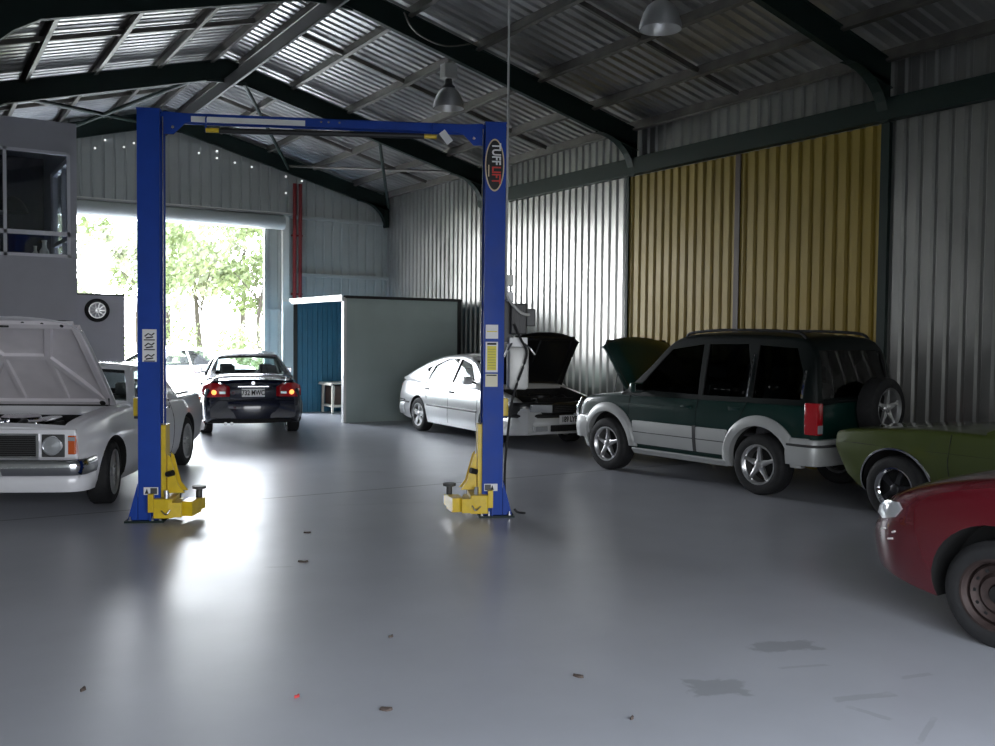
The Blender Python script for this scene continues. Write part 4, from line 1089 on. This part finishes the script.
sed.lower(); sed.cabin(); sed.seats((-.05,-.95), .32, 1.17); sed.steering(.42,.9); sed.wheels(.315,.21,.21,'five')
X=sed.xr
sed.bumper('rear_bumper', False, .33, .62, .05, .45, 'p_navy', .30, .08, None, .09)
sed.bumper('bumper_skirt', False, .25, .34, .02, .4, 'gap', .30, .08, None, .09)
b=NB(); box(b,(X-.03,-.38,.66),(X+.03,.38,.86),bevel=.012); pr=obj('plate_recess', b, M['p_navy'], sed.root, 40)
sed.plate(X-.035,.765,'732 MWC', False)
b=NB(); box(b,(X-.045,-.25,.862),(X-.01,.25,.878)); obj('garnish_bar', b, M['chrome'], sed.root)
b=NB(); lathe(b,[(0,0),(.03,0),(.03,.01),(0,.01)],16,'x',center=(X-.035,0,.93)); obj('badge', b, M['chrome'], sed.root)
for sg in (1,-1):
    b=NB()
    ring=[]
    P=[(X-.03,.44,.70),(X-.03,.44,.86),(X-.015,.56,.93),(X+.05,.70,.93),(X+.22,.80,.88),(X+.30,.825,.80),(X+.20,.815,.71),(X+.04,.73,.69)]
    cen=(X+.1,.55,.80)
    vs=[b.verts.new((x,sg*y,z)) for x,y,z in P]; vi=[b.verts.new((x+.06,sg*(y-.06),z)) for x,y,z in P]
    c0=b.verts.new((X-.02,sg*.64,.80))
    for i in range(8):
        b.faces.new([vs[i],vs[(i+1)%8],c0]); b.faces.new([vs[i],vs[(i+1)%8],vi[(i+1)%8],vi[i]])
    b.faces.new(vi); tl=obj('tail_light', b, M['redlens'], sed.root, 40)
    b=NB(); lathe(b,[(0,-.03),(.034,-.025),(.042,0),(0,0)],20,'x',center=(X-.01,sg*.635,.775)); obj('lit_lamp', b, M['brake'], tl, 60)
    b=NB(); box(b,(X-.045,sg*.50-.05,.745),(X-.01,sg*.50+.05,.79),bevel=.008); obj('reversing_lamp', b, M['lens'], tl)
    b=NB(); tube(b,[(X+.1,sg*.0+ .45,.26),(X-.03,.45,.25)],.03,12) if sg==1 else tube(b,[(X+.1,.35,.26),(X-.03,.35,.25)],.03,12); obj('exhaust_tip', b, M['steelbright'], sed.root, 40)
# spoiler
b=NB(); rings=[]
for k in range(21):
    f=-1+k/10; yy=f*.68; rise=.10*(1-abs(f)**6); xx=X+.10+.10*abs(f)**4
    zz=.965+rise
    rings.append([(xx-.09,yy,zz+.004),(xx,yy,zz+.018),(xx+.10,yy,zz),(xx,yy,zz-.014)])
loft(b,rings); sp_=obj('boot_spoiler', b, M['p_navy'], sed.root, 40)
for sg in (1,-1):
    b=NB(); box(b,(X+.12,sg*.60-.05,.94),(X+.24,sg*.60+.05,1.02),bevel=.015); obj('spoiler_foot', b, M['p_navy'], sp_, 40)
sed.mirror(.70,.97,'p_navy'); sed.handle(-.02,.86,'p_navy'); sed.handle(-.98,.86,'p_navy')
sed.gapline([(.86,.93),(.88,.6),(.80,.25)]); sed.gapline([(-.17,.95),(-.16,.6),(-.18,.24)]); sed.gapline([(-1.02,.95),(-.98,.75),(-1.0,.62)])
b=NB(); box(b,(X-.012,-.70,.635),(X-.004,.70,.642)); obj('boot_seam', b, M['gap'], sed.root)

# ---- 3. silver hatchback, bonnet open -------------------------------------
saab = Car('hatchback', 'silver white five door hatchback with its dark bonnet open, behind the right lift post', (SAAB[0],SAAB[1],0), R(SAAB[2]), 'p_silver',
    xa=1.30, xf=2.20, xr=-2.30, ra=.35, zarch=.31, rsh=.08, crown=.03, ghn=56, hoodround=.5,
    gk=[(.15,.90),(.25,.965),(.45,1.0),(.62,1.0),(.80,.965),(.92,.93),(1.1,.86)],
    W=[(-2.30,.68),(-2.24,.75),(-2.1,.79),(-1.8,.83),(-1.2,.85),(0,.855),(1.2,.85),(1.8,.82),(2.08,.76),(2.2,.68)],
    zb=[(-2.30,.36),(-2.1,.26),(-1.3,.20),(1.4,.19),(2.2,.24)],
    zt=[(-2.30,.84),(-2.2,.92),(-1.9,.96),(-1.5,.95),(-.5,.93),(1.0,.92),(1.7,.82),(2.1,.72),(2.2,.64)],
    rf=[(.2,-.06),(.4,.0),(.6,-.02),(.72,-.10)], rr=[(.25,-.06),(.45,.02),(.62,0),(.92,-.10)],
    belt=[(-2.1,.95),(-1.5,.945),(-.5,.92),(1.1,.91)], roof=[(-2.12,.965),(-1.9,1.05),(-1.5,1.20),(-1.1,1.32),(-.6,1.41),(-.1,1.43),(.2,1.40),(.45,1.32),(.8,1.13),(1.12,.93)], roofmax=1.43, tumble=.235,
    windows=[[(.74,.96),(.36,1.27),(-.06,1.355),(-.10,.95)],[(-.16,.95),(-.13,1.36),(-.55,1.345),(-.93,1.22),(-1.02,1.03),(-1.02,.97)],[(-1.085,1.09),(-1.03,1.21),(-1.22,1.15)]],
    screens=[(1.02,.98,.68,.40,1.335,.56),(-2.0,1.03,.58,-1.15,1.32,.52)], cabcut=(-1.3,.85,.70,.5), gl='glass')
bay=NB(); box(bay,(1.05,-.66,.35),(2.06,.66,1.4))
saab.lower([(bay,M['engine'])]); saab.cabin(); saab.seats((-.02,-.90),.32,1.17); saab.steering(.5,.88); saab.wheels(.31,.205,.20,'saab')
saab.engine(1.05,2.05,.62,.82)
ho,HP=saab.hood(1.03,2.12,.70,.66,R(65),'p_black','p_black',[([(.06,-.9),(.06,.9)],.08,.02),([(.94,-.88),(.94,.88)],.08,.02),([(.06,.9),(.94,.88)],.08,.02),([(.06,-.9),(.94,-.88)],.08,.02),([(.1,0),(.9,0)],.08,.02)],thick=.03)
ho['label']='dark open bonnet'
b=NB(); tube(b,[(1.75,-.6,.80),HP(.7,-.86,-.03)],.008,6); obj('bonnet_strut', b, M['darkgrey'], ho)
X=saab.xf
saab.bumper('front_bumper', True, .25, .50, .06, .50, 'p_silver', .28, .08, None, .09)
saab.bumper('bumper_top', True, .50, .56, .05, .50, 'black', .28, .09, 'black rubber bumper strip', .09)
saab.bumper('rear_bumper', False, .28, .52, .06, .42, 'p_silver', .26, .08, None, .08)
saab.bumper('rear_bumper_strip', False, .50, .56, .065, .42, 'darkgrey', .26, .09, None, .08)
saab.bumper('nose_panel', True, .555, .735, .015, .34, 'p_black', .26, .10, 'nose panel coloured dark to stand for shade', .08)  # black wrap puts the shade on the silver nose into its colour
b=NB(); box(b,(X+.02,-.24,.57),(X+.045,.24,.70),bevel=.008); gr=obj('grille', b, M['gap'], saab.root)
for k in range(4):
    b=NB(); box(b,(X+.045,-.22,.59+k*.026),(X+.05,.22,.597+k*.026)); obj('grille_bar', b, M['darkgrey'], gr)
for sg in (1,-1):
    b=NB(); prism(b,[(X+.05,sg*.27,.58),(X+.05,sg*.27,.70),(X+.0,sg*.60,.71),(X-.02,sg*.64,.60)],(-.08,0,0)); hl_=obj('headlight', b, M['lens'], saab.root)
    b=NB(); box(b,(X+.02,sg*.48-.12,.30),(X+.075,sg*.48+.12,.38),bevel=.01); obj('fog_light', b, M['lens'], saab.root)
    b=NB(); box(b,(-2.28,sg*.60-.10,.68),(-2.20,sg*.60+.14,.84),bevel=.02); obj('tail_light', b, M['redlens'], saab.root)
b=NB(); box(b,(X+.05,-.3,.29),(X+.078,.3,.39),bevel=.008); obj('air_intake', b, M['gap'], saab.root)
saab.plate(X+.085,.475,'189 LYE',y=.03)
saab.mirror(.66,.95,'p_silver'); saab.handle(-.0,.79,'black',.16); saab.handle(-.94,.80,'black',.16)
saab.band('side_moulding',-.90,.90,.50,.535,'darkgrey',.014,.02); saab.band('side_moulding',-2.1,-1.68,.50,.53,'darkgrey',.014,.02)
saab.gapline([(.88,.90),(.90,.6),(.84,.26)]); saab.gapline([(-.12,.93),(-.10,.6),(-.14,.25)]); saab.gapline([(-1.06,.93),(-.98,.75),(-.93,.62)])

# ---- 4. green and silver four wheel drive, bonnet open --------------------
suv = Car('four_wheel_drive', 'dark green four wheel drive with silver lower cladding, open bonnet and rear spare wheel', (SUV[0],SUV[1],0), R(SUV[2]), 'p_green',
    xa=1.23, xf=1.98, xr=-1.92, ra=.425, zarch=.37, rsh=.06, crown=.03, ghn=50, hoodround=.4,
    gk=[(.25,.88),(.36,.94),(.50,.97),(.70,.985),(.90,.985),(1.02,.96),(1.3,.93)],
    W=[(-1.92,.76),(-1.86,.83),(-1.6,.86),(-1.2,.875),(0,.88),(1.2,.87),(1.6,.83),(1.85,.77),(1.98,.68)],
    zb=[(-1.92,.46),(-1.7,.38),(-1.2,.34),(1.3,.34),(1.98,.44)],
    zt=[(-1.92,1.04),(-1.5,1.06),(-.5,1.05),(.9,1.04),(1.5,.99),(1.85,.93),(1.98,.82)],
    rf=[(.4,.0),(.7,0),(.9,-.08)], rr=[(.4,0),(1.0,0)],
    belt=[(-1.95,1.06),(-.5,1.045),(1.0,1.03)], roof=[(-1.90,1.10),(-1.87,1.38),(-1.80,1.66),(-1.66,1.775),(-.8,1.815),(0,1.80),(.22,1.73),(.55,1.42),(.98,1.04)], roofmax=1.815, tumble=.19, roofpaint='p_roof',
    windows=[[(.74,1.09),(.24,1.62),(-.26,1.69),(-.30,1.08)],[(-.37,1.08),(-.34,1.69),(-.92,1.70),(-1.0,1.45),(-1.0,1.09)],[(-1.09,1.09),(-1.07,1.69),(-1.58,1.66),(-1.70,1.40),(-1.72,1.10)]],
    screens=[(.90,1.09,.75,.27,1.68,.60),(-1.90,1.12,.66,-1.79,1.64,.60)], cabcut=(-1.75,.75,.72,.62), gl='glassdark')
bay=NB(); box(bay,(.98,-.64,.5),(1.86,.64,1.4))
suv.lower([(bay,M['engine'])]); suv.cabin(); suv.seats((-.02,-.95),.48,1.42); suv.steering(.45,1.05); suv.wheels(.345,.222,.235,'star',.895)
suv.engine(.98,1.85,.6,.92)
ho,HP=suv.hood(.97,1.92,.70,.66,R(57),'p_green','p_black',[([(.06,-.9),(.06,.9)],.08,.02),([(.94,-.88),(.94,.88)],.08,.02),([(.06,.9),(.94,.88)],.08,.02),([(.06,-.9),(.94,-.88)],.08,.02)],thick=.03)
b=NB(); tube(b,[(1.35,.62,.98),HP(.5,.9,-.03)],.008,6); obj('bonnet_strut', b, M['darkgrey'], ho)
suv.flare(.412,.53,.045,'p_clad',-12,181)
suv.band('door_cladding',-.78,-.31,.40,.70,'p_clad',.03,.03); suv.band('door_cladding',-.29,.74,.40,.70,'p_clad',.03,.03)
suv.band('cladding_groove',-.76,.72,.55,.56,'darkgrey',.033,.0)
suv.band('door_gap_trim',-.325,-.275,.40,.71,'darkgrey',.034,.03)
suv.band('side_step',-.76,.76,.27,.345,'p_clad',.05,.18,label='silver side step')
suv.band('fender_cladding',1.60,1.86,.46,.69,'p_clad',.035,.03); suv.band('quarter_cladding',-1.86,-1.66,.42,.69,'p_clad',.035,.03)
suv.bumper('front_bumper', True, .40, .68, .07, .34, 'p_clad', .24, .10, 'silver front bumper', .06, .04)
suv.bumper('rear_bumper', False, .40, .68, .10, .32, 'p_clad', .14, .12, 'silver rear bumper', .03, .04)
suv.bumper('bumper_step', False, .60, .63, .115, .30, 'darkgrey', .14, .12, None, .03, .045)
X=suv.xf
b=NB(); box(b,(X-.06,-.60,.68),(X+.0,.60,.86),bevel=.02); obj('nose_panel', b, M['p_green'], suv.root, 40)
b=NB(); box(b,(X,-.30,.70),(X+.02,.30,.84)); gr=obj('grille', b, M['gap'], suv.root)
for k in range(4):
    b=NB(); box(b,(X+.02,-.29,.72+k*.03),(X+.026,.29,.73+k*.03)); obj('grille_bar', b, M['chrome'], gr)
# chrome nudge bar
b=NB(); 
for sg in (1,-1):
    b=NB(); tube(b,curvepts([(X+.10,sg*.30,.45),(X+.17,sg*.30,.62),(X+.16,sg*.32,.80),(X+.08,sg*.36,.93)],5),.022,12); nb=obj('nudge_bar_upright', b, M['chrome'], suv.root, 40)
    b=NB(); tube(b,curvepts([(X+.0,sg*.62,.50),(X+.07,sg*.64,.64),(X+.07,sg*.64,.78),(X+.0,sg*.62,.92)],5),.020,12); obj('nudge_bar_side', b, M['chrome'], suv.root, 40)
b=NB(); tube(b,[(X+.17,-.62,.66),(X+.17,.62,.66)],.022,12); obj('nudge_bar', b, M['chrome'], suv.root, 40)
for sg in (1,-1):
    b=NB(); box(b,(X-.12,sg*.48-.13,.70),(X+.01,sg*.48+.13,.85),bevel=.03); obj('headlight', b, M['lens'], suv.root, 40)
    b=NB(); box(b,(-1.97,min(sg*.73,sg*.845),.73),(-1.80,max(sg*.73,sg*.845),1.08),bevel=.02); tl=obj('tail_light', b, M['redlens'], suv.root, 40)
    b=NB(); box(b,(-1.975,min(sg*.75,sg*.83),.75),(-1.965,max(sg*.75,sg*.83),.84)); obj('clear_lens', b, M['lens'], tl)
    # roof rail
    b=NB(); tube(b,curvepts([(.10,sg*.60,1.76),(-.0,sg*.60,1.825),(-.5,sg*.60,1.86),(-1.2,sg*.60,1.855),(-1.55,sg*.60,1.83),(-1.65,sg*.60,1.77)],6),.018,10); obj('roof_rail', b, M['black'], suv.root, 40)
    # chrome window seam
b=NB(); suv.band('window_trim',-1.035,-1.02,1.10,1.58,'chrome',.012,.01,zf=None,n=2); suv.band('window_trim',-1.745,-1.725,1.12,1.42,'chrome',.012,.01,n=2)
b=NB(); box(b,(-1.99,-.35,.50),(-1.955,.35,.56)); obj('bumper_recess', b, M['black'], suv.root)
suv.plate(-2.03,.50,'614 FRT',False,y=-.02)
# spare wheel on the tailgate
sp=suv.root
b=NB(); lathe(b,[(.225,-.11),(.30,-.115),(.335,-.09),(.345,-.04),(.345,.04),(.335,.09),(.30,.115),(.225,.10)],44,'x',center=(0,0,0),cap=False); sw=obj('spare_wheel', b, M['rubber'], suv.root, 40); sw.location=(-2.07,-.20,1.00)
b=NB(); lathe(b,[(.20,-.09),(.23,-.115),(.235,-.10),(.21,-.05),(.20,.08),(.19,.08),(.19,-.08)],40,'x',cap=False); ri=obj('rim', b, M['alloy'], sw, 40)
b=NB()
for k in range(5):
    a=2*PI*k/5+.3; c,sn=math.cos(a),math.sin(a)
    def q(r,o,x): return (x,r*c-o*sn,r*sn+o*c)
    loft(b,[[q(rr,-ww,xx+.03),q(rr,-ww,xx),q(rr,ww,xx),q(rr,ww,xx+.03)] for rr,ww,xx in ((.02,.035,-.08),(.08,.032,-.085),(.15,.018,-.09),(.21,.025,-.095))])
lathe(b,[(0,-.10),(.045,-.095),(.05,-.07),(0,-.07)],20,'x'); obj('spokes', b, M['alloy'], ri, 35)
b=NB(); lathe(b,[(0,.05),(.19,.05),(.19,.06),(0,.06)],30,'x'); obj('backing', b, M['gap'], ri)
b=NB(); box(b,(-1.98,-.32,.90),(-1.90,-.08,1.10)); obj('spare_bracket', b, M['black'], suv.root)
suv.mirror(.62,1.06,'p_green'); suv.handle(-.16,.93,'p_green',.16); suv.handle(-.88,.95,'p_green',.16)
suv.gapline([(.82,1.02),(.83,.8),(.78,.42)]); suv.gapline([(-.32,1.04),(-.30,.8),(-.30,.4)]); suv.gapline([(-1.04,1.04),(-.98,.90),(-.92,.80)])
b=NB(); box(b,(-1.935,-.72,1.085),(-1.925,.70,1.095)); obj('tailgate_seam', b, M['gap'], suv.root)

# ---- 5. olive green classic -----------------------------------------------
ol = Car('classic_car', 'olive green classic car behind the maroon car at the right edge', (OLV[0],OLV[1],0), R(OLV[2]), 'p_olive',
    xa=1.30, xf=1.98, xr=-2.3, ra=.40, zarch=.31, rsh=.045, crown=.03, ghn=40, hoodround=.3,
    gk=[(.18,.80),(.35,.93),(.55,.985),(.70,1.0),(.74,.985),(.80,.985),(.95,.965)],
    W=[(-2.3,.80),(-2.1,.84),(-1.3,.87),(0,.875),(1.3,.87),(1.8,.845),(1.98,.82)],
    zb=[(-2.3,.36),(-1.3,.22),(1.3,.22),(1.75,.26),(1.98,.40)],
    zt=[(-2.3,.84),(-1.5,.90),(0,.92),(.8,.93),(1.5,.885),(1.9,.845),(1.98,.83)],
    rf=[(.3,-.14),(.5,-.06),(.72,.02),(.85,0)], rr=[(.3,0),(.9,0)],
    belt=[(-1.7,.92),(.45,.93)], roof=[(-1.65,.94),(-1.3,1.15),(-.9,1.32),(-.4,1.34),(-.15,1.29),(.4,.95)], roofmax=1.34, tumble=.2,
    windows=[[(.15,.98),(-.20,1.24),(-.8,1.26),(-.85,.98)]], screens=[(.32,1.0,.62,-.10,1.27,.52),(-1.5,1.03,.60,-1.02,1.27,.50)], cabcut=(-1.2,.1,.68,.5), gl='glass')
ol.lower(); ol.cabin(); ol.seats((-.5,),.3,1.1); ol.wheels(.32,.20,.22,'mag',None,.25)
ol.flare(.392,.414,.012,'chrome',-8,188,.02,'arch_trim')
X=ol.xf
b=NB(); box(b,(X-.02,-.70,.56),(X+.03,.70,.78),bevel=.01); obj('grille', b, M['gap'], ol.root)
for sg in (1,-1):
    b=NB(); lathe(b,[(0,0),(.085,0),(.085,.04),(.07,.05),(0,.055)],28,'x',center=(X+.0,sg*.60,.67)); obj('headlight', b, M['lens'], ol.root, 40)
ol.gapline([(.72,.90),(.74,.6),(.70,.28)]); ol.handle(-.4,.80,'chrome')
ol.band('waist_crease',-2.1,1.9,.722,.728,'gap',.003,.01)

# ---- 6. maroon hatch at lower right ---------------------------------------
rd = Car('compact_car', 'maroon compact car with dark steel wheels cut off by the right edge of the photo', (RED[0],RED[1],0), R(RED[2]), 'p_red',
    xa=1.06, xf=2.00, xr=-1.75, ra=.39, zarch=.32, rsh=.12, crown=.035, ghn=44, hoodround=.4,
    gk=[(.15,.84),(.25,.93),(.42,.985),(.60,1.0),(.75,.97),(.90,.90),(1.0,.86)],
    W=[(-1.85,.68),(-1.7,.76),(-1.2,.81),(0,.82),(1.2,.815),(1.5,.79),(1.75,.72),(1.9,.62),(1.97,.52),(2.0,.42)],
    zb=[(-1.85,.30),(-1.2,.19),(1.2,.19),(1.6,.24),(2.0,.32)],
    zt=[(-1.85,.85),(-1.2,.93),(0,.97),(.75,1.01),(1.2,.955),(1.6,.86),(1.85,.765),(2.0,.62)],
    rf=[(.2,-.08),(.35,.0),(.52,.02),(.66,-.04)], rr=[(.2,0),(.9,-.05)],
    belt=[(-1.75,.93),(0,.97),(.95,1.0)], roof=[(-1.75,.95),(-1.5,1.25),(-1.1,1.37),(-.2,1.40),(.1,1.34),(.92,1.01)], roofmax=1.40, tumble=.22,
    windows=[[(.55,.98),(.15,1.27),(-.4,1.32),(-.45,.98)],[(-.52,.98),(-.48,1.32),(-1.1,1.28),(-1.2,1.0)]], screens=[(.78,1.04,.62,.18,1.33,.52),(-1.68,1.03,.60,-1.5,1.28,.50)], cabcut=(-1.3,.6,.66,.5), gl='glass')
rd.lower(); rd.cabin(); rd.seats((-.1,-.9),.3,1.12); rd.steering(.35,.9); rd.wheels(.308,.203,.19,'steel',.80)
for sg in (1,-1):
    poly=[(1.90,.645),(1.88,.70),(1.80,.745),(1.71,.745),(1.67,.71),(1.72,.65),(1.83,.62)]
    b=NB(); A=[]; cx=sum(p[0] for p in poly)/7; cz=sum(p[1] for p in poly)/7
    def yy(x,z): return interp(rd.W,x)*rd.g(z)
    A=[b.verts.new((x,sg*(yy(x,z)+.012),z)) for x,z in poly]; B=[b.verts.new((x-.05,sg*(yy(x,z)-.10),z)) for x,z in poly]; c=b.verts.new((cx,sg*(yy(cx,cz)+.022),cz))
    for i in range(7): b.faces.new([A[i],A[(i+1)%7],c]); b.faces.new([A[i],A[(i+1)%7],B[(i+1)%7],B[i]])
    b.faces.new(B); obj('headlight', b, M['lens'], rd.root, 30)
rd.gapline([(.80,.93),(.82,.6),(.78,.24)]); rd.handle(-.3,.80)
for (x,z,l) in ((1.86,.55,.06),(1.90,.50,.05),(1.93,.46,.04),(1.78,.50,.05),(1.74,.55,.03)):
    b=NB(); tube(b,[(x,yy(x,z)+.001,z),(x-l,yy(x-l,z+.012)+.001,z+.012)],.006,5); obj('scratch', b, M['white_trim'], rd.root)

# ---- 7. white car outside the doorway ------------------------------------
wc = Car('white_car', 'white car parked outside the doorway, seen between the left lift post and the navy sedan', (WHT[0],WHT[1],WHT[3]), R(WHT[2]), 'p_white',
    xa=1.32, xf=2.2, xr=-2.2, ra=.35, zarch=.31, rsh=.08, crown=.03, ghn=44, hoodround=.3,
    gk=[(.15,.88),(.25,.955),(.45,1.0),(.62,1.0),(.80,.96),(.95,.90),(1.1,.84)],
    W=[(-2.2,.70),(-2.0,.79),(-1.3,.84),(0,.85),(1.3,.84),(1.9,.78),(2.2,.62)],
    zb=[(-2.2,.3),(-1.3,.2),(1.3,.2),(2.2,.26)], zt=[(-2.2,.86),(-1.9,.92),(-1.3,.93),(0,.92),(.95,.92),(1.7,.82),(2.2,.64)],
    rf=[(.2,-.06),(.6,0)], rr=[(.2,-.06),(.6,0)],
    belt=[(-1.6,.93),(1.05,.92)], roof=[(-1.65,.95),(-1.2,1.22),(-.8,1.37),(-.2,1.41),(.1,1.40),(.35,1.32),(1.05,.94)], roofmax=1.41, tumble=.22,
    windows=[[(.68,.97),(.28,1.27),(-.14,1.335),(-.18,.96)],[(-.24,.96),(-.21,1.34),(-.62,1.32),(-.95,1.15),(-1.0,.98)]],
    screens=[(.92,.99,.66,.30,1.34,.54),(-1.5,1.03,.60,-.95,1.32,.52)], cabcut=(-1.2,.8,.68,.5), gl='glass')
wc.lower(); wc.cabin(); wc.wheels(.31,.2,.2,'five'); wc.mirror(.68,.96,'black'); wc.seats((-.05,),.32,1.15)
wc.bumper('front_bumper', True, .28, .5, .05, .4, 'p_white', .26, .08); wc.bumper('rear_bumper', False, .28, .5, .05, .4, 'p_white', .26, .08)

# ------------------------------------------------------------------ yard, trees
bm = NB(); box(bm, (-40,YF+.12,-.2), (60,34,-.02)); tag(obj('yard', bm, M['drive'], None, None, 'structure'), 'pale concrete yard outside the doorway', 'yard')
bm = NB(); box(bm, (-40,-40,-.3), (60,YB-.06,-.02)); tag(obj('apron', bm, mat('dark_asphalt', (.09,.09,.09), .9, noise=.2, nscale=3), None, None, 'structure'), 'dark asphalt apron outside the near doorway', 'apron')
bm = NB(); box(bm, (-40,34,-.25), (70,110,-.02)); tag(obj('grass_field', bm, M['grass'], None, None, 'structure'), 'pale grass beyond the yard', 'grass')
def tree(x, y, h, r, label, m, seed, n=1900, trunk=True):
    rng = random.Random(seed); t = thing('tree', label, 'tree', (x,y,-.02), 0, 'trees outside the doorway')
    b = NB(); pts=[(0,0,0),(.05*h*rng.uniform(-1,1),0,h*.35),(.06*h*rng.uniform(-1,1),.03*h,h*.75)]
    tube(b, curvepts(pts,4), [ .11*h/5*(1-.75*i/8) for i in range(9)], 8); 
    for k in range(6):
        a=rng.uniform(0,2*PI); z=h*rng.uniform(.3,.6); tube(b,[(0,0,z),(r*.7*math.cos(a),r*.7*math.sin(a),z+h*.22)],[.03*h/5,.012*h/5],6)
    obj('trunk', b, M['bark'], t, 40)
    b = NB(); cl=[(rng.gauss(0,.45)*r, rng.gauss(0,.45)*r, h*rng.uniform(.45,1.0), r*rng.uniform(.25,.45)) for _ in range(14)]
    for k in range(n):
        c=cl[rng.randrange(14)]; v=Vector((rng.gauss(0,1),rng.gauss(0,1),rng.gauss(0,1))).normalized()*c[3]*rng.random()**.4
        p=Vector(c[:3])+v; s_=rng.uniform(.07,.16)*h/5; a=Vector((rng.gauss(0,1),rng.gauss(0,1),rng.gauss(0,1))).normalized(); q=a.orthogonal().normalized(); w_=a.cross(q)
        quad(b,[p-q*s_,p-w_*s_*.5,p+q*s_,p+w_*s_*.5])
    obj('foliage', b, M[m], t)
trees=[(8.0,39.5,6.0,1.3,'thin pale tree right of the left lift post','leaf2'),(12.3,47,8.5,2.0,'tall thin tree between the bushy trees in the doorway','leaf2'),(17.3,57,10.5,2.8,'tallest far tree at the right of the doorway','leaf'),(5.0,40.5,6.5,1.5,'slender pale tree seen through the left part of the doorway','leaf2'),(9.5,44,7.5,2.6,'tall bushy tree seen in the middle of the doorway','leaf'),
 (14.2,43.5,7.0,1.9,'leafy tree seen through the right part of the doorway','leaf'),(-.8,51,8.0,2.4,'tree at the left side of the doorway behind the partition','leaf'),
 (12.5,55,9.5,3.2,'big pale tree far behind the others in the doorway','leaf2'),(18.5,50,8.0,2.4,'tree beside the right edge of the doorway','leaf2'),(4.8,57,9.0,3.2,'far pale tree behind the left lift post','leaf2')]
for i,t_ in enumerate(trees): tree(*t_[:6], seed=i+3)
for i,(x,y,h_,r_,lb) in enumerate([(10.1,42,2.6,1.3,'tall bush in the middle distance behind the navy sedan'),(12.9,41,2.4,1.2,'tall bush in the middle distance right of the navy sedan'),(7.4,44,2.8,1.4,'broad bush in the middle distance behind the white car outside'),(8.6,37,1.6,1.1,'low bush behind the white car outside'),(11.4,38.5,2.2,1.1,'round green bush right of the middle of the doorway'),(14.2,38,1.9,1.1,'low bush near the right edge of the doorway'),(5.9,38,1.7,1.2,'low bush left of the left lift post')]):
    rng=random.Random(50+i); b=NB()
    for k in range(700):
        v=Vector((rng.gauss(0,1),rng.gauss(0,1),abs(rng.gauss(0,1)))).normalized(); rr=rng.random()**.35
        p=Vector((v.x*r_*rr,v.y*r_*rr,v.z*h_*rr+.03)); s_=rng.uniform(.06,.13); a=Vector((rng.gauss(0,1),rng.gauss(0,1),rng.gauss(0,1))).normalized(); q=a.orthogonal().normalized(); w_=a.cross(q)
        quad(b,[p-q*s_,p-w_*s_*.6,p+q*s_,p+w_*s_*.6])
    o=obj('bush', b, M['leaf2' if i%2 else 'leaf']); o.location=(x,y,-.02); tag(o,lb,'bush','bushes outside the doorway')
# ------------------------------------------------------------------ world, light, exposure
w = bpy.data.worlds.new('sky'); sc.world = w; w.use_nodes = True
nt = w.node_tree; bg = nt.nodes['Background']
tc = nt.nodes.new('ShaderNodeTexCoord'); sp = nt.nodes.new('ShaderNodeSeparateXYZ'); nt.links.new(tc.outputs['Generated'], sp.inputs[0])
cr = nt.nodes.new('ShaderNodeValToRGB'); nt.links.new(sp.outputs[2], cr.inputs[0])
cr.color_ramp.elements[0].position = .0; cr.color_ramp.elements[0].color = (.95,.97,1,1)
cr.color_ramp.elements[1].position = .6; cr.color_ramp.elements[1].color = (.80,.88,1,1)
nt.links.new(cr.outputs[0], bg.inputs[0]); mr = nt.nodes.new('ShaderNodeMapRange'); mr.interpolation_type = 'SMOOTHSTEP'; nt.links.new(sp.outputs[1], mr.inputs[0])
# overcast sky, brighter on the side of the far doorway where the sun stands behind the cloud
mr.inputs[1].default_value = -.6; mr.inputs[2].default_value = .7; mr.inputs[3].default_value = 7.0; mr.inputs[4].default_value = 28.0
nt.links.new(mr.outputs[0], bg.inputs[1])
def portal(loc, rot, sx, sy):
    l = bpy.data.lights.new('doorway_portal', 'AREA'); l.shape = 'RECTANGLE'; l.size = sx; l.size_y = sy; l.cycles.is_portal = True
    o = bpy.data.objects.new('doorway_portal', l); COL.objects.link(o); o.location = loc; o.rotation_euler = rot
portal(((OX0+OX1)/2, YF+.08, OZ/2), (R(-90),0,0), OX1-OX0, OZ)
portal(((BX0+BX1)/2, YB-.08, BZ/2), (R(90),0,0), BX1-BX0, BZ)
vs = sc.view_settings; sc.display_settings.display_device = 'sRGB'
vs.view_transform = 'Standard'; vs.look = 'None'; vs.gamma = 1; vs.use_curve_mapping = False; vs.exposure = 0.0
